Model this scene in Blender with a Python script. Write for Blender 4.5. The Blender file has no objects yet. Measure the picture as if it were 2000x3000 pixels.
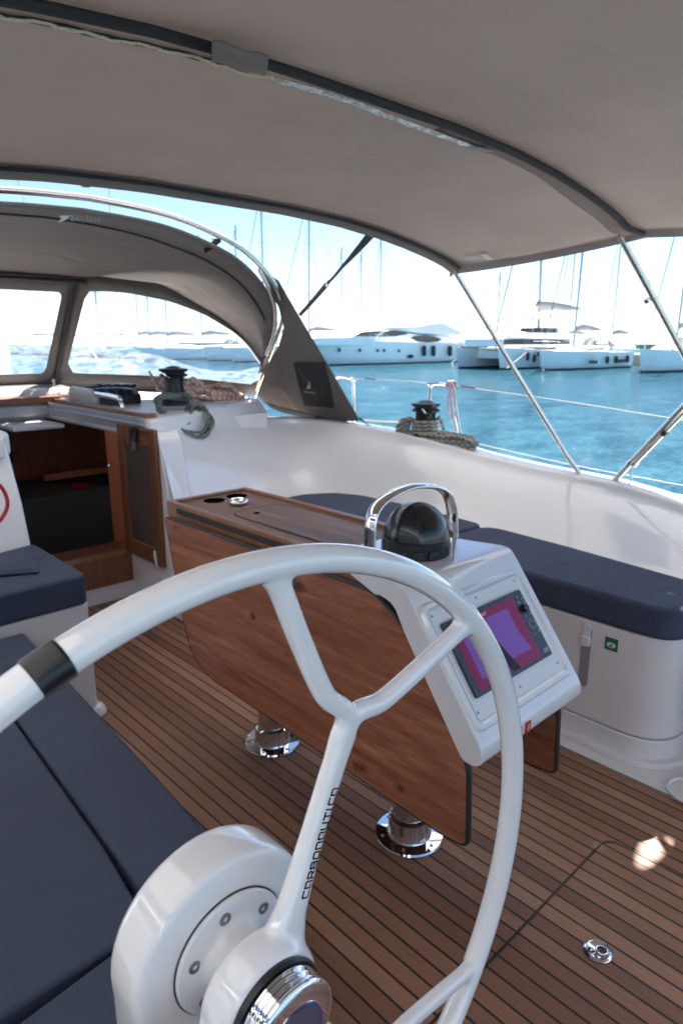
import bpy, bmesh, math, random
from mathutils import Vector, Matrix
from mathutils.bvhtree import BVHTree
random.seed(7)
PI = math.pi
scene = bpy.context.scene
COL = scene.collection

# ------------------------------------------------------------------ camera calibration (photo measured on a 1568 x 2352 sheet)
F, CX, CY, K = 1983.0, 1000.0, 1500.0, 1.2755
PITCH = math.atan2(500, F)
YAW = math.atan2(1945, math.hypot(F, 500))
CAM = Vector((0, 0, 1.6))
FWD = Vector((math.sin(YAW)*math.cos(PITCH), math.cos(YAW)*math.cos(PITCH), -math.sin(PITCH)))
RIGHT = Vector((math.cos(YAW), -math.sin(YAW), 0))
UP = RIGHT.cross(FWD)
def ray(a, b):
    return (a*K-CX)/F*RIGHT - (b*K-CY)/F*UP + FWD
def on(a, b, p0, n):
    d = ray(a, b); n = Vector(n)
    return CAM + d*((Vector(p0)-CAM).dot(n)/d.dot(n))
def onx(a, b, X): return on(a, b, (X, 0, 0), (1, 0, 0))
def ony(a, b, Y): return on(a, b, (0, Y, 0), (0, 1, 0))
def onz(a, b, Z): return on(a, b, (0, 0, Z), (0, 0, 1))
XC = 1.497            # centreline of our boat

# ------------------------------------------------------------------ object helpers
def link(o, parent=None):
    COL.objects.link(o)
    if parent is not None: o.parent = parent
    return o
def tag(o, label=None, cat=None, group=None, kind=None):
    if label: o['label'] = label
    if cat: o['category'] = cat
    if group: o['group'] = group
    if kind: o['kind'] = kind
    return o
def empty(name, loc, label=None, cat=None, group=None):
    o = bpy.data.objects.new(name, None); o.empty_display_size = .1
    o.location = loc; link(o)
    bpy.context.view_layer.update()
    return tag(o, label, cat, group)
def relink(o, parent):
    """parent keeping the world placement (parents here are never rotated)"""
    if parent is None: return o
    o.parent = parent
    p = Vector((0, 0, 0)); q = parent
    while q is not None:
        p += q.location; q = q.parent
    o.location = o.location - p
    return o

class MB:
    def __init__(s): s.v = []; s.f = []; s.uv = {}
    def add(s, vs, fs):
        n = len(s.v); s.v += [tuple(v) for v in vs]; s.f += [tuple(i+n for i in f) for f in fs]; return n
    def box(s, lo, hi, m=None):
        x0, y0, z0 = lo; x1, y1, z1 = hi
        vs = [Vector(p) for p in [(x0,y0,z0),(x1,y0,z0),(x1,y1,z0),(x0,y1,z0),(x0,y0,z1),(x1,y0,z1),(x1,y1,z1),(x0,y1,z1)]]
        if m is not None: vs = [m @ v for v in vs]
        s.add(vs, [(0,3,2,1),(4,5,6,7),(0,1,5,4),(1,2,6,5),(2,3,7,6),(3,0,4,7)])
        return s
    def prism(s, poly, d0, d1, axis='z'):
        """closed polygon swept along an axis; poly coordinates are the two other axes"""
        def mk(p, d):
            if axis == 'z': return (p[0], p[1], d)
            if axis == 'x': return (d, p[0], p[1])
            return (p[0], d, p[1])
        n = len(poly)
        vs = [mk(p, d0) for p in poly] + [mk(p, d1) for p in poly]
        s.add(vs, [tuple(range(n))[::-1], tuple(range(n, 2*n))] + [(i, (i+1) % n, n+(i+1) % n, n+i) for i in range(n)])
        return s
    def tube(s, pts, r, n=10, smooth=0, closed=False, ell=None, up=None, caps=True, twist=0):
        pts = [Vector(p) for p in pts]
        if smooth: pts, rr = catmull(pts, smooth, closed, r)
        else: rr = r
        if not hasattr(rr, '__len__'): rr = [rr]*len(pts)
        m = len(pts); base = len(s.v)
        T = []
        for i in range(m):
            if closed: t = pts[(i+1) % m]-pts[i-1]
            else: t = pts[min(i+1, m-1)]-pts[max(i-1, 0)]
            T.append(t.normalized() if t.length > 1e-9 else Vector((0, 0, 1)))
        u = Vector(up) if up else (Vector((0, 0, 1)) if abs(T[0].z) < .9 else Vector((1, 0, 0)))
        N = (u - T[0]*u.dot(T[0])).normalized()
        L = 0; vs = []; Ls = []
        for i in range(m):
            if i:
                L += (pts[i]-pts[i-1]).length
                if up: N = Vector(up) - T[i]*Vector(up).dot(T[i])
                else: N = N - T[i]*N.dot(T[i])
                N.normalize()
            B = T[i].cross(N); Ls.append(L)
            for j in range(n):
                a = 2*PI*j/n
                ex, ey = (ell if ell else (1, 1))
                vs.append(pts[i] + (N*math.cos(a)*ex + B*math.sin(a)*ey)*rr[i])
        fs = []
        for i in range(m if closed else m-1):
            i2 = (i+1) % m
            for j in range(n):
                j2 = (j+1) % n
                f = (base+i*n+j, base+i*n+j2, base+i2*n+j2, base+i2*n+j)
                l1 = Ls[i2] if i2 > i else L + (pts[0]-pts[-1]).length
                s.uv[len(s.f)+len(fs)] = [(Ls[i], j/n), (Ls[i], (j+1)/n), (l1, (j+1)/n), (l1, j/n)]
                fs.append(tuple(x-base for x in f))
        s.add(vs, fs)
        if caps and not closed:
            s.f.append(tuple(base+j for j in range(n))[::-1]); s.f.append(tuple(base+(m-1)*n+j for j in range(n)))
        return s
    def lathe(s, prof, c=(0,0,0), n=32, axis='z', m=None):
        """prof = [(radius, height)], closed at both ends when radius 0"""
        c = Vector(c); base = len(s.v); vs = []
        for r, h in prof:
            for j in range(n):
                a = 2*PI*j/n
                p = (r*math.cos(a), r*math.sin(a), h)
                if axis == 'y': p = (p[0], p[2], p[1])
                if axis == 'x': p = (p[2], p[0], p[1])
                p = Vector(p)
                if m is not None: p = m @ p
                vs.append(c+p)
        fs = []
        for i in range(len(prof)-1):
            for j in range(n):
                j2 = (j+1) % n; fs.append((i*n+j, i*n+j2, (i+1)*n+j2, (i+1)*n+j))
        fs.append(tuple(range(n))[::-1]); fs.append(tuple(range((len(prof)-1)*n, len(prof)*n)))
        s.add(vs, fs); return s
    def grid(s, rows):
        nu = len(rows[0]); vs = [p for r in rows for p in r]
        s.add(vs, [(i*nu+j, i*nu+j+1, (i+1)*nu+j+1, (i+1)*nu+j) for i in range(len(rows)-1) for j in range(nu-1)])
        return s
    def build(s, name, mat, parent=None, bevel=0, seg=3, smooth=True, solid=0, sub=0, ang=35, off=-1, tags=None, fixn=True, pivot=None, wn=False):
        me = bpy.data.meshes.new(name)
        piv = Vector(pivot) if pivot else (Vector(s.v[0]) if False else Vector((0,0,0)))
        if pivot is None and s.v:
            xs = [v[0] for v in s.v]; ys = [v[1] for v in s.v]; zs = [v[2] for v in s.v]
            piv = Vector(((min(xs)+max(xs))/2, (min(ys)+max(ys))/2, min(zs)))
        me.from_pydata([tuple(Vector(v)-piv) for v in s.v], [], s.f)
        if s.uv:
            ul = me.uv_layers.new(name='UVMap')
            for pi, co in s.uv.items():
                p = me.polygons[pi]
                for k, li in enumerate(p.loop_indices): ul.data[li].uv = co[k]
        me.materials.append(mat)
        if fixn:
            bm = bmesh.new(); bm.from_mesh(me); bmesh.ops.recalc_face_normals(bm, faces=bm.faces); bm.to_mesh(me); bm.free()
        if smooth:
            for p in me.polygons: p.use_smooth = True
        o = bpy.data.objects.new(name, me); link(o); o.location = piv
        relink(o, parent)
        if solid:
            md = o.modifiers.new('solid', 'SOLIDIFY'); md.thickness = solid; md.offset = off
        if sub:
            md = o.modifiers.new('sub', 'SUBSURF'); md.levels = sub; md.render_levels = sub
        if bevel:
            md = o.modifiers.new('bevel', 'BEVEL'); md.width = bevel; md.segments = seg; md.limit_method = 'ANGLE'; md.angle_limit = math.radians(ang); md.harden_normals = True
            md.use_clamp_overlap = True
        elif smooth:
            sm = smooth_by_angle(me, ang)
        if tags: tag(o, *tags)
        return o
def smooth_by_angle(me, ang):
    try: me.set_sharp_from_angle(angle=math.radians(ang))
    except Exception: pass
def catmull(P, k, closed=False, r=None):
    out = []; rr = []; n = len(P); rl = r if hasattr(r, '__len__') else None
    rng = n if closed else n-1
    for i in range(rng):
        p0 = P[(i-1) % n] if (closed or i > 0) else P[0]*2-P[1]
        p1 = P[i]; p2 = P[(i+1) % n]
        p3 = P[(i+2) % n] if (closed or i+2 < n) else P[-1]*2-P[-2]
        for j in range(k):
            t = j/k
            out.append(.5*((2*p1)+(p2-p0)*t+(2*p0-5*p1+4*p2-p3)*t*t+(3*p1-p0-3*p2+p3)*t**3))
            if rl: rr.append(rl[i]*(1-t)+rl[(i+1) % n]*t)
    if not closed:
        out.append(P[-1])
        if rl: rr.append(rl[-1])
    return out, (rr if rl else r)
def rrect(x0, x1, y0, y1, r, n=5):
    out = []
    for cx, cy, a0 in ((x1-r, y1-r, 0), (x0+r, y1-r, 90), (x0+r, y0+r, 180), (x1-r, y0+r, 270)):
        for i in range(n+1):
            a = math.radians(a0+90*i/n); out.append((cx+r*math.cos(a), cy+r*math.sin(a)))
    return out
def roundpoly(P, r, n=4):
    """round the corners of a 2-D polygon"""
    out = []; m = len(P); rl = r if hasattr(r, '__len__') else [r]*m
    for i in range(m):
        p = Vector(P[i]); a = Vector(P[i-1])-p; b = Vector(P[(i+1) % m])-p
        rr = min(rl[i], a.length*.45, b.length*.45)
        if rr < 1e-5: out.append(tuple(p)); continue
        s0 = p+a.normalized()*rr; s1 = p+b.normalized()*rr
        for j in range(n+1):
            t = j/n; out.append(tuple(s0*(1-t)**2+p*2*t*(1-t)+s1*t*t))
    return out
def text_mesh(body, size, spacing=1.0, shear=0):
    cu = bpy.data.curves.new('lettering', 'FONT'); cu.body = body; cu.size = size; cu.align_x = 'CENTER'; cu.align_y = 'CENTER'
    cu.space_character = spacing; cu.shear = shear; cu.resolution_u = 3
    o = bpy.data.objects.new('lettering_src', cu); COL.objects.link(o)
    dg = bpy.context.evaluated_depsgraph_get(); me = bpy.data.meshes.new_from_object(o.evaluated_get(dg))
    vs = [v.co.copy() for v in me.vertices]; fs = [tuple(p.vertices) for p in me.polygons]
    bpy.data.objects.remove(o); bpy.data.curves.remove(cu); bpy.data.meshes.remove(me)
    return vs, fs
def plane_m(o, ex, ey):
    ex = Vector(ex).normalized(); ez = ex.cross(Vector(ey)).normalized(); ey = ez.cross(ex)
    return Matrix.Translation(Vector(o)) @ Matrix((ex, ey, ez)).transposed().to_4x4()

# ------------------------------------------------------------------ materials
def lin(c):
    if isinstance(c, (int, float)): c = (c, c, c)
    return (*c, 1)
def mat(name, col, rough=.5, metal=0, spec=.5, coat=0, noise=0, nscale=8, bump=0, bscale=60, nstretch=None, transm=0, sheen=0, emis=None, es=1, rvar=0, col2=None):
    m = bpy.data.materials.new(name); m.use_nodes = True
    nt = m.node_tree; b = nt.nodes['Principled BSDF']
    b.inputs['Base Color'].default_value = lin(col); b.inputs['Roughness'].default_value = rough
    b.inputs['Metallic'].default_value = metal; b.inputs['Specular IOR Level'].default_value = spec
    b.inputs['Coat Weight'].default_value = coat; b.inputs['Coat Roughness'].default_value = .05
    b.inputs['Transmission Weight'].default_value = transm; b.inputs['Sheen Weight'].default_value = sheen
    if emis: b.inputs['Emission Color'].default_value = lin(emis); b.inputs['Emission Strength'].default_value = es
    tc = nt.nodes.new('ShaderNodeTexCoord'); mp = nt.nodes.new('ShaderNodeMapping')
    nt.links.new(tc.outputs['Object'], mp.inputs[0])
    if nstretch: mp.inputs['Scale'].default_value = nstretch
    if noise:
        n = nt.nodes.new('ShaderNodeTexNoise'); n.inputs['Scale'].default_value = nscale; n.inputs['Detail'].default_value = 5; n.inputs['Roughness'].default_value = .6
        nt.links.new(mp.outputs[0], n.inputs['Vector'])
        mx = nt.nodes.new('ShaderNodeMix'); mx.data_type = 'RGBA'
        rp = nt.nodes.new('ShaderNodeMapRange'); rp.inputs[1].default_value = .3; rp.inputs[2].default_value = .7
        nt.links.new(n.outputs['Fac'], rp.inputs[0]); nt.links.new(rp.outputs[0], mx.inputs['Factor'])
        c = Vector(lin(col)[:3]); d = Vector(lin(col2)[:3]) if col2 is not None else c*(1-noise)
        mx.inputs['A'].default_value = (*c, 1); mx.inputs['B'].default_value = (*d, 1)
        nt.links.new(mx.outputs['Result'], b.inputs['Base Color'])
    if rvar:
        n = nt.nodes.new('ShaderNodeTexNoise'); n.inputs['Scale'].default_value = nscale*2.3; n.inputs['Detail'].default_value = 4
        nt.links.new(mp.outputs[0], n.inputs['Vector'])
        rp = nt.nodes.new('ShaderNodeMapRange'); rp.inputs[1].default_value = .3; rp.inputs[2].default_value = .7
        rp.inputs[3].default_value = max(0.01, rough-rvar); rp.inputs[4].default_value = rough+rvar
        nt.links.new(n.outputs['Fac'], rp.inputs[0]); nt.links.new(rp.outputs[0], b.inputs['Roughness'])
    if bump:
        n = nt.nodes.new('ShaderNodeTexNoise'); n.inputs['Scale'].default_value = bscale; n.inputs['Detail'].default_value = 4
        nt.links.new(mp.outputs[0], n.inputs['Vector'])
        bp = nt.nodes.new('ShaderNodeBump'); bp.inputs['Strength'].default_value = bump; bp.inputs['Distance'].default_value = .004
        nt.links.new(n.outputs['Fac'], bp.inputs['Height']); nt.links.new(bp.outputs[0], b.inputs['Normal'])
    return m
def math_node(nt, op, a, b=None, c=None):
    n = nt.nodes.new('ShaderNodeMath'); n.operation = op
    for i, x in enumerate((a, b, c)):
        if x is None: continue
        if isinstance(x, (int, float)): n.inputs[i].default_value = x
        else: nt.links.new(x, n.inputs[i])
    return n.outputs[0]

GEL = mat('gelcoat', (.76, .735, .735), .12, coat=.8, noise=.05, nscale=2, rvar=.05)
GELD = mat('gelcoat_satin', (.75, .74, .75), .35, noise=.06, nscale=3, bump=.15, bscale=400)
WHEELW = mat('wheel_paint', (.78, .76, .765), .10, coat=1.0, noise=.05, nscale=9, rvar=.06)
STRUTM = mat('brushed_steel', (.80,.76,.68), .30, metal=.9, rvar=.06, nscale=12)
STEEL = mat('polished_steel', (.78, .77, .75), .07, metal=1, rvar=.04, nscale=14)
CHROME = mat('chrome', (.8, .8, .82), .03, metal=1, rvar=.02, nscale=20)
BLACK = mat('black_plastic', (.012, .012, .014), .38, noise=.2, nscale=30, bump=.1, bscale=300)
BLACKG = mat('black_rubber', (.02, .02, .02), .55, noise=.2, nscale=20)
TAPE = mat('black_tape', (.008, .008, .01), .3, noise=.3, nscale=40, nstretch=(1, 1, 6))
ALU = mat('anodised_grey', (.42, .42, .45), .35, metal=.4, noise=.1)
DARK = mat('cabin_dark', (.06, .058, .05), .7)
HOLE_SHADE = mat('hole_shade', (.002,.002,.002), .9, spec=0)
SCREW = mat('screw_steel', (.33, .33, .31), .35, metal=.8, noise=.3, nscale=200)
RED = mat('red_plastic', (.55, .01, .015), .4)
GREEN = mat('green_sticker', (.01, .16, .07), .4)
WHITEP = mat('white_print', (.7, .7, .68), .5)
GREYP = mat('grey_print', (.35, .34, .33), .6)
LETTER = mat('black_lettering', (.006, .006, .008), .25)
PURPLE = mat('purple_ring', (.05, .03, .25), .3)
BADGE = mat('grey_badge', (.16, .17, .22), .25, metal=.6)

def fabric(name, col, weave=.25, transl=.0, seams=None):
    m = mat(name, col, .85, noise=.24, nscale=1.6, bump=0)
    nt = m.node_tree; b = nt.nodes['Principled BSDF']
    tc = nt.nodes.new('ShaderNodeTexCoord')
    n1 = nt.nodes.new('ShaderNodeTexNoise'); n1.inputs['Scale'].default_value = 900; n1.inputs['Detail'].default_value = 1
    n2 = nt.nodes.new('ShaderNodeTexNoise'); n2.inputs['Scale'].default_value = 3.2; n2.inputs['Detail'].default_value = 3; n2.inputs['Distortion'].default_value = .6
    mp = nt.nodes.new('ShaderNodeMapping'); mp.inputs['Scale'].default_value = (.5, 1.6, 1); mp.inputs['Rotation'].default_value = (0, 0, .5)
    nt.links.new(tc.outputs['Object'], mp.inputs[0]); nt.links.new(mp.outputs[0], n2.inputs[0]); nt.links.new(tc.outputs['Object'], n1.inputs[0])
    bp = nt.nodes.new('ShaderNodeBump'); bp.inputs['Distance'].default_value = .06; bp.inputs['Strength'].default_value = .5
    bq = nt.nodes.new('ShaderNodeBump'); bq.inputs['Distance'].default_value = .0012; bq.inputs['Strength'].default_value = weave
    nt.links.new(n2.outputs['Fac'], bp.inputs['Height']); nt.links.new(n1.outputs['Fac'], bq.inputs['Height'])
    nt.links.new(bp.outputs[0], bq.inputs['Normal']); nt.links.new(bq.outputs[0], b.inputs['Normal'])
    if transl:
        tr = nt.nodes.new('ShaderNodeBsdfTranslucent'); tr.inputs[0].default_value = lin(tuple(x*1.2 for x in col))
        ms = nt.nodes.new('ShaderNodeMixShader'); ms.inputs[0].default_value = transl
        out = [n for n in nt.nodes if n.type == 'OUTPUT_MATERIAL'][0]
        nt.links.new(b.outputs[0], ms.inputs[1]); nt.links.new(tr.outputs[0], ms.inputs[2]); nt.links.new(ms.outputs[0], out.inputs[0])
    return m
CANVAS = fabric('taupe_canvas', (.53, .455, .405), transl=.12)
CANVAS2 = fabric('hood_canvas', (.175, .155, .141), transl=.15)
CANVASF = fabric('doubled_canvas', (.30, .235, .20))
CANVASD = fabric('dark_hem', (.045, .042, .042))
NAVY = fabric('navy_cushion', (.047, .060, .104), weave=.5)
MESHP = fabric('black_mesh', (.02, .02, .022))

def vinyl():
    m = bpy.data.materials.new('clear_vinyl'); m.use_nodes = True; nt = m.node_tree; nt.nodes.clear()
    out = nt.nodes.new('ShaderNodeOutputMaterial'); t = nt.nodes.new('ShaderNodeBsdfTransparent'); t.inputs[0].default_value = (.93, .95, .98, 1)
    g = nt.nodes.new('ShaderNodeBsdfGlossy'); g.inputs['Roughness'].default_value = .12
    d = nt.nodes.new('ShaderNodeBsdfTranslucent'); d.inputs[0].default_value = (.8, .85, .9, 1)
    fr = nt.nodes.new('ShaderNodeFresnel'); fr.inputs[0].default_value = 1.35
    tc = nt.nodes.new('ShaderNodeTexCoord'); n = nt.nodes.new('ShaderNodeTexNoise'); n.inputs['Scale'].default_value = 9; n.inputs['Distortion'].default_value = 1.2
    mp = nt.nodes.new('ShaderNodeMapping'); mp.inputs['Scale'].default_value = (1, 1, 3); nt.links.new(tc.outputs['Object'], mp.inputs[0]); nt.links.new(mp.outputs[0], n.inputs[0])
    bp = nt.nodes.new('ShaderNodeBump'); bp.inputs['Strength'].default_value = .22; bp.inputs['Distance'].default_value = .02
    nt.links.new(n.outputs['Fac'], bp.inputs['Height']); nt.links.new(bp.outputs[0], g.inputs['Normal']); nt.links.new(bp.outputs[0], fr.inputs['Normal'])
    mr = nt.nodes.new('ShaderNodeMapRange'); mr.inputs[1].default_value = .35; mr.inputs[2].default_value = .75; mr.inputs[3].default_value = .04; mr.inputs[4].default_value = .20
    nt.links.new(n.outputs['Fac'], mr.inputs[0])
    m1 = nt.nodes.new('ShaderNodeMixShader'); nt.links.new(mr.outputs[0], m1.inputs[0]); nt.links.new(t.outputs[0], m1.inputs[1]); nt.links.new(d.outputs[0], m1.inputs[2])
    m2 = nt.nodes.new('ShaderNodeMixShader'); nt.links.new(fr.outputs[0], m2.inputs[0]); nt.links.new(m1.outputs[0], m2.inputs[1]); nt.links.new(g.outputs[0], m2.inputs[2])
    nt.links.new(m2.outputs[0], out.inputs[0]); return m
VINYL = vinyl()

def teak_deck():
    m = bpy.data.materials.new('teak_deck'); m.use_nodes = True; nt = m.node_tree; b = nt.nodes['Principled BSDF']
    geo = nt.nodes.new('ShaderNodeNewGeometry'); sp = nt.nodes.new('ShaderNodeSeparateXYZ'); nt.links.new(geo.outputs['Position'], sp.inputs[0])
    x = math_node(nt, 'DIVIDE', math_node(nt, 'SUBTRACT', sp.outputs[0], 1.42), .0503)
    fr = math_node(nt, 'FRACT', x); idx = math_node(nt, 'FLOOR', x)
    dist = math_node(nt, 'ABSOLUTE', math_node(nt, 'SUBTRACT', math_node(nt, 'FRACT', math_node(nt, 'ADD', x, .5)), .5))
    seam = nt.nodes.new('ShaderNodeMapRange'); seam.inputs[1].default_value = .055; seam.inputs[2].default_value = .08; nt.links.new(dist, seam.inputs[0])
    wn = nt.nodes.new('ShaderNodeTexWhiteNoise'); wn.noise_dimensions = '1D'; nt.links.new(idx, wn.inputs['W'])
    # plank butt lengths
    comb = nt.nodes.new('ShaderNodeCombineXYZ')
    nt.links.new(math_node(nt, 'MULTIPLY', sp.outputs[0], 60), comb.inputs[0]); nt.links.new(math_node(nt, 'ADD', math_node(nt, 'MULTIPLY', sp.outputs[1], 2.2), math_node(nt, 'MULTIPLY', wn.outputs[0], 37)), comb.inputs[1])
    g = nt.nodes.new('ShaderNodeTexNoise'); g.inputs['Scale'].default_value = 2.0; g.inputs['Detail'].default_value = 7; g.inputs['Roughness'].default_value = .65; g.inputs['Distortion'].default_value = .4
    nt.links.new(comb.outputs[0], g.inputs[0])
    g2 = nt.nodes.new('ShaderNodeTexNoise'); g2.inputs['Scale'].default_value = 2.6; g2.inputs['Detail'].default_value = 5; nt.links.new(geo.outputs['Position'], g2.inputs[0])
    cr = nt.nodes.new('ShaderNodeValToRGB'); cr.color_ramp.elements[0].position = .2; cr.color_ramp.elements[0].color = (.135, .057, .031, 1)
    cr.color_ramp.elements[1].position = .85; cr.color_ramp.elements[1].color = (.38, .20, .125, 1)
    e = cr.color_ramp.elements.new(.5); e.color = (.225, .105, .060, 1)
    v = math_node(nt, 'ADD', math_node(nt, 'MULTIPLY', wn.outputs[0], .42), math_node(nt, 'ADD', math_node(nt, 'MULTIPLY', g.outputs['Fac'], .38), math_node(nt, 'MULTIPLY', g2.outputs['Fac'], .28)))
    nt.links.new(v, cr.inputs[0])
    mx = nt.nodes.new('ShaderNodeMix'); mx.data_type = 'RGBA'; nt.links.new(seam.outputs[0], mx.inputs['Factor']); mx.inputs['A'].default_value = (.012, .012, .013, 1)
    nt.links.new(cr.outputs[0], mx.inputs['B']); nt.links.new(mx.outputs['Result'], b.inputs['Base Color'])
    b.inputs['Roughness'].default_value = .55
    bp = nt.nodes.new('ShaderNodeBump'); bp.inputs['Distance'].default_value = .0015; bp.inputs['Strength'].default_value = .5
    h = math_node(nt, 'ADD', seam.outputs[0], math_node(nt, 'MULTIPLY', g.outputs['Fac'], .5)); nt.links.new(h, bp.inputs['Height']); nt.links.new(bp.outputs[0], b.inputs['Normal'])
    return m
TEAK = teak_deck()
def wood(name, c0, c1, c2, axis=1, scale=1., rough=.4, knots=0, coat=0, bands=12):
    m = bpy.data.materials.new(name); m.use_nodes = True; nt = m.node_tree; b = nt.nodes['Principled BSDF']
    geo = nt.nodes.new('ShaderNodeNewGeometry'); mp = nt.nodes.new('ShaderNodeMapping')
    sc = [bands*scale]*3; sc[axis] = 1.1*scale; mp.inputs['Scale'].default_value = sc; nt.links.new(geo.outputs['Position'], mp.inputs[0])
    g = nt.nodes.new('ShaderNodeTexNoise'); g.inputs['Scale'].default_value = 1.6; g.inputs['Detail'].default_value = 8; g.inputs['Roughness'].default_value = .62; g.inputs['Distortion'].default_value = .9
    nt.links.new(mp.outputs[0], g.inputs[0])
    f = nt.nodes.new('ShaderNodeTexNoise'); f.inputs['Scale'].default_value = 14; f.inputs['Detail'].default_value = 3; nt.links.new(mp.outputs[0], f.inputs[0])
    cr = nt.nodes.new('ShaderNodeValToRGB'); cr.color_ramp.elements[0].position = .28; cr.color_ramp.elements[0].color = (*c0, 1)
    cr.color_ramp.elements[1].position = .78; cr.color_ramp.elements[1].color = (*c2, 1); e = cr.color_ramp.elements.new(.52); e.color = (*c1, 1)
    v = math_node(nt, 'ADD', math_node(nt, 'MULTIPLY', g.outputs['Fac'], .75), math_node(nt, 'MULTIPLY', f.outputs['Fac'], .25)); nt.links.new(v, cr.inputs[0])
    last = cr.outputs[0]
    if knots:
        vo = nt.nodes.new('ShaderNodeTexVoronoi'); vo.inputs['Scale'].default_value = knots; vo.inputs['Randomness'].default_value = 1
        k2 = nt.nodes.new('ShaderNodeMapping'); s2 = [1.7]*3; s2[axis] = 1; k2.inputs['Scale'].default_value = s2
        nt.links.new(geo.outputs['Position'], k2.inputs[0])
        wq = nt.nodes.new('ShaderNodeTexNoise'); wq.inputs['Scale'].default_value = 9; wq.inputs['Detail'].default_value = 3; nt.links.new(geo.outputs['Position'], wq.inputs[0])
        vm = nt.nodes.new('ShaderNodeVectorMath'); vm.operation = 'SCALE'; vm.inputs['Scale'].default_value = .16; nt.links.new(wq.outputs['Color'], vm.inputs[0])
        va = nt.nodes.new('ShaderNodeVectorMath'); va.operation = 'ADD'; nt.links.new(vm.outputs[0], va.inputs[0]); nt.links.new(k2.outputs[0], va.inputs[1]); nt.links.new(va.outputs[0], vo.inputs[0])
        mr = nt.nodes.new('ShaderNodeMapRange'); mr.inputs[1].default_value = .04; mr.inputs[2].default_value = .16; nt.links.new(vo.outputs['Distance'], mr.inputs[0])
        mx = nt.nodes.new('ShaderNodeMix'); mx.data_type = 'RGBA'; nt.links.new(mr.outputs[0], mx.inputs['Factor']); mx.inputs['A'].default_value = tuple(x*.28 for x in c0)+(1,)
        nt.links.new(last, mx.inputs['B']); last = mx.outputs['Result']
    nt.links.new(last, b.inputs['Base Color']); b.inputs['Roughness'].default_value = rough; b.inputs['Coat Weight'].default_value = coat; b.inputs['Coat Roughness'].default_value = .2
    bp = nt.nodes.new('ShaderNodeBump'); bp.inputs['Distance'].default_value = .001; bp.inputs['Strength'].default_value = .3; nt.links.new(v, bp.inputs['Height']); nt.links.new(bp.outputs[0], b.inputs['Normal'])
    return m
VENEER = wood('table_veneer', (.13, .038, .018), (.30, .108, .058), (.56, .27, .16), 1, 1, .34, knots=4.2, coat=.12, bands=14)
TOPW = wood('weathered_teak', (.085, .040, .027), (.18, .090, .060), (.34, .21, .155), 1, 1, .55, bands=14)
RIMW = wood('teak_trim', (.15, .058, .026), (.25, .105, .048), (.35, .16, .08), 1, 1, .4, coat=.15, bands=16)
DOORW = wood('teak_door', (.10, .035, .016), (.18, .068, .03), (.26, .105, .05), 2, 1, .4, coat=.1, bands=16)
CABW = wood('cabin_mahogany', (.30, .085, .04), (.44, .14, .07), (.52, .19, .10), 2, 1, .4, bands=10)

def rope_mat(name, base, f1, f2, turns=34):
    m = bpy.data.materials.new(name); m.use_nodes = True; nt = m.node_tree; b = nt.nodes['Principled BSDF']
    uv = nt.nodes.new('ShaderNodeUVMap'); uv.uv_map = 'UVMap'; sp = nt.nodes.new('ShaderNodeSeparateXYZ'); nt.links.new(uv.outputs[0], sp.inputs[0])
    def strand(k, sgn, th, ph):
        a = math_node(nt, 'ADD', math_node(nt, 'MULTIPLY', sp.outputs[0], k), math_node(nt, 'ADD', math_node(nt, 'MULTIPLY', sp.outputs[1], sgn), ph))
        f = math_node(nt, 'FRACT', a); return math_node(nt, 'LESS_THAN', f, th)
    s1 = math_node(nt, 'MULTIPLY', strand(turns, 2, .5, 0), strand(turns, -2, .5, .2)); s2 = strand(turns, -1, .3, .5)
    m1 = nt.nodes.new('ShaderNodeMix'); m1.data_type = 'RGBA'; m1.inputs['A'].default_value = lin(base); m1.inputs['B'].default_value = lin(f1); nt.links.new(s2, m1.inputs['Factor'])
    m2 = nt.nodes.new('ShaderNodeMix'); m2.data_type = 'RGBA'; nt.links.new(m1.outputs['Result'], m2.inputs['A']); m2.inputs['B'].default_value = lin(f2); nt.links.new(s1, m2.inputs['Factor'])
    nt.links.new(m2.outputs['Result'], b.inputs['Base Color']); b.inputs['Roughness'].default_value = .8
    a = math_node(nt, 'SINE', math_node(nt, 'MULTIPLY', math_node(nt, 'ADD', math_node(nt, 'MULTIPLY', sp.outputs[0], turns*3), math_node(nt, 'MULTIPLY', sp.outputs[1], 6)), 6.283))
    bp = nt.nodes.new('ShaderNodeBump'); bp.inputs['Distance'].default_value = .001; bp.inputs['Strength'].default_value = .6; nt.links.new(a, bp.inputs['Height']); nt.links.new(bp.outputs[0], b.inputs['Normal'])
    return m
ROPEB = rope_mat('blue_fleck_rope', (.36, .31, .25), (.30, .25, .2), (.05, .13, .17), 22)
ROPES = rope_mat('salmon_fleck_rope', (.85, .62, .50), (.62, .22, .15), (.88, .72, .62), 20)
ROPED = rope_mat('dark_rope', (.02, .02, .022), (.05, .05, .05), (.01, .01, .01), 40)
ROPEM = rope_mat('mauve_rope', (.25, .19, .24), (.15, .12, .2), (.4, .33, .36), 40)
ROPER = mat('red_rope', (.42, .012, .02), .7)
WIRE = mat('lifeline_wire', (.36, .31, .28), .5)

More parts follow.
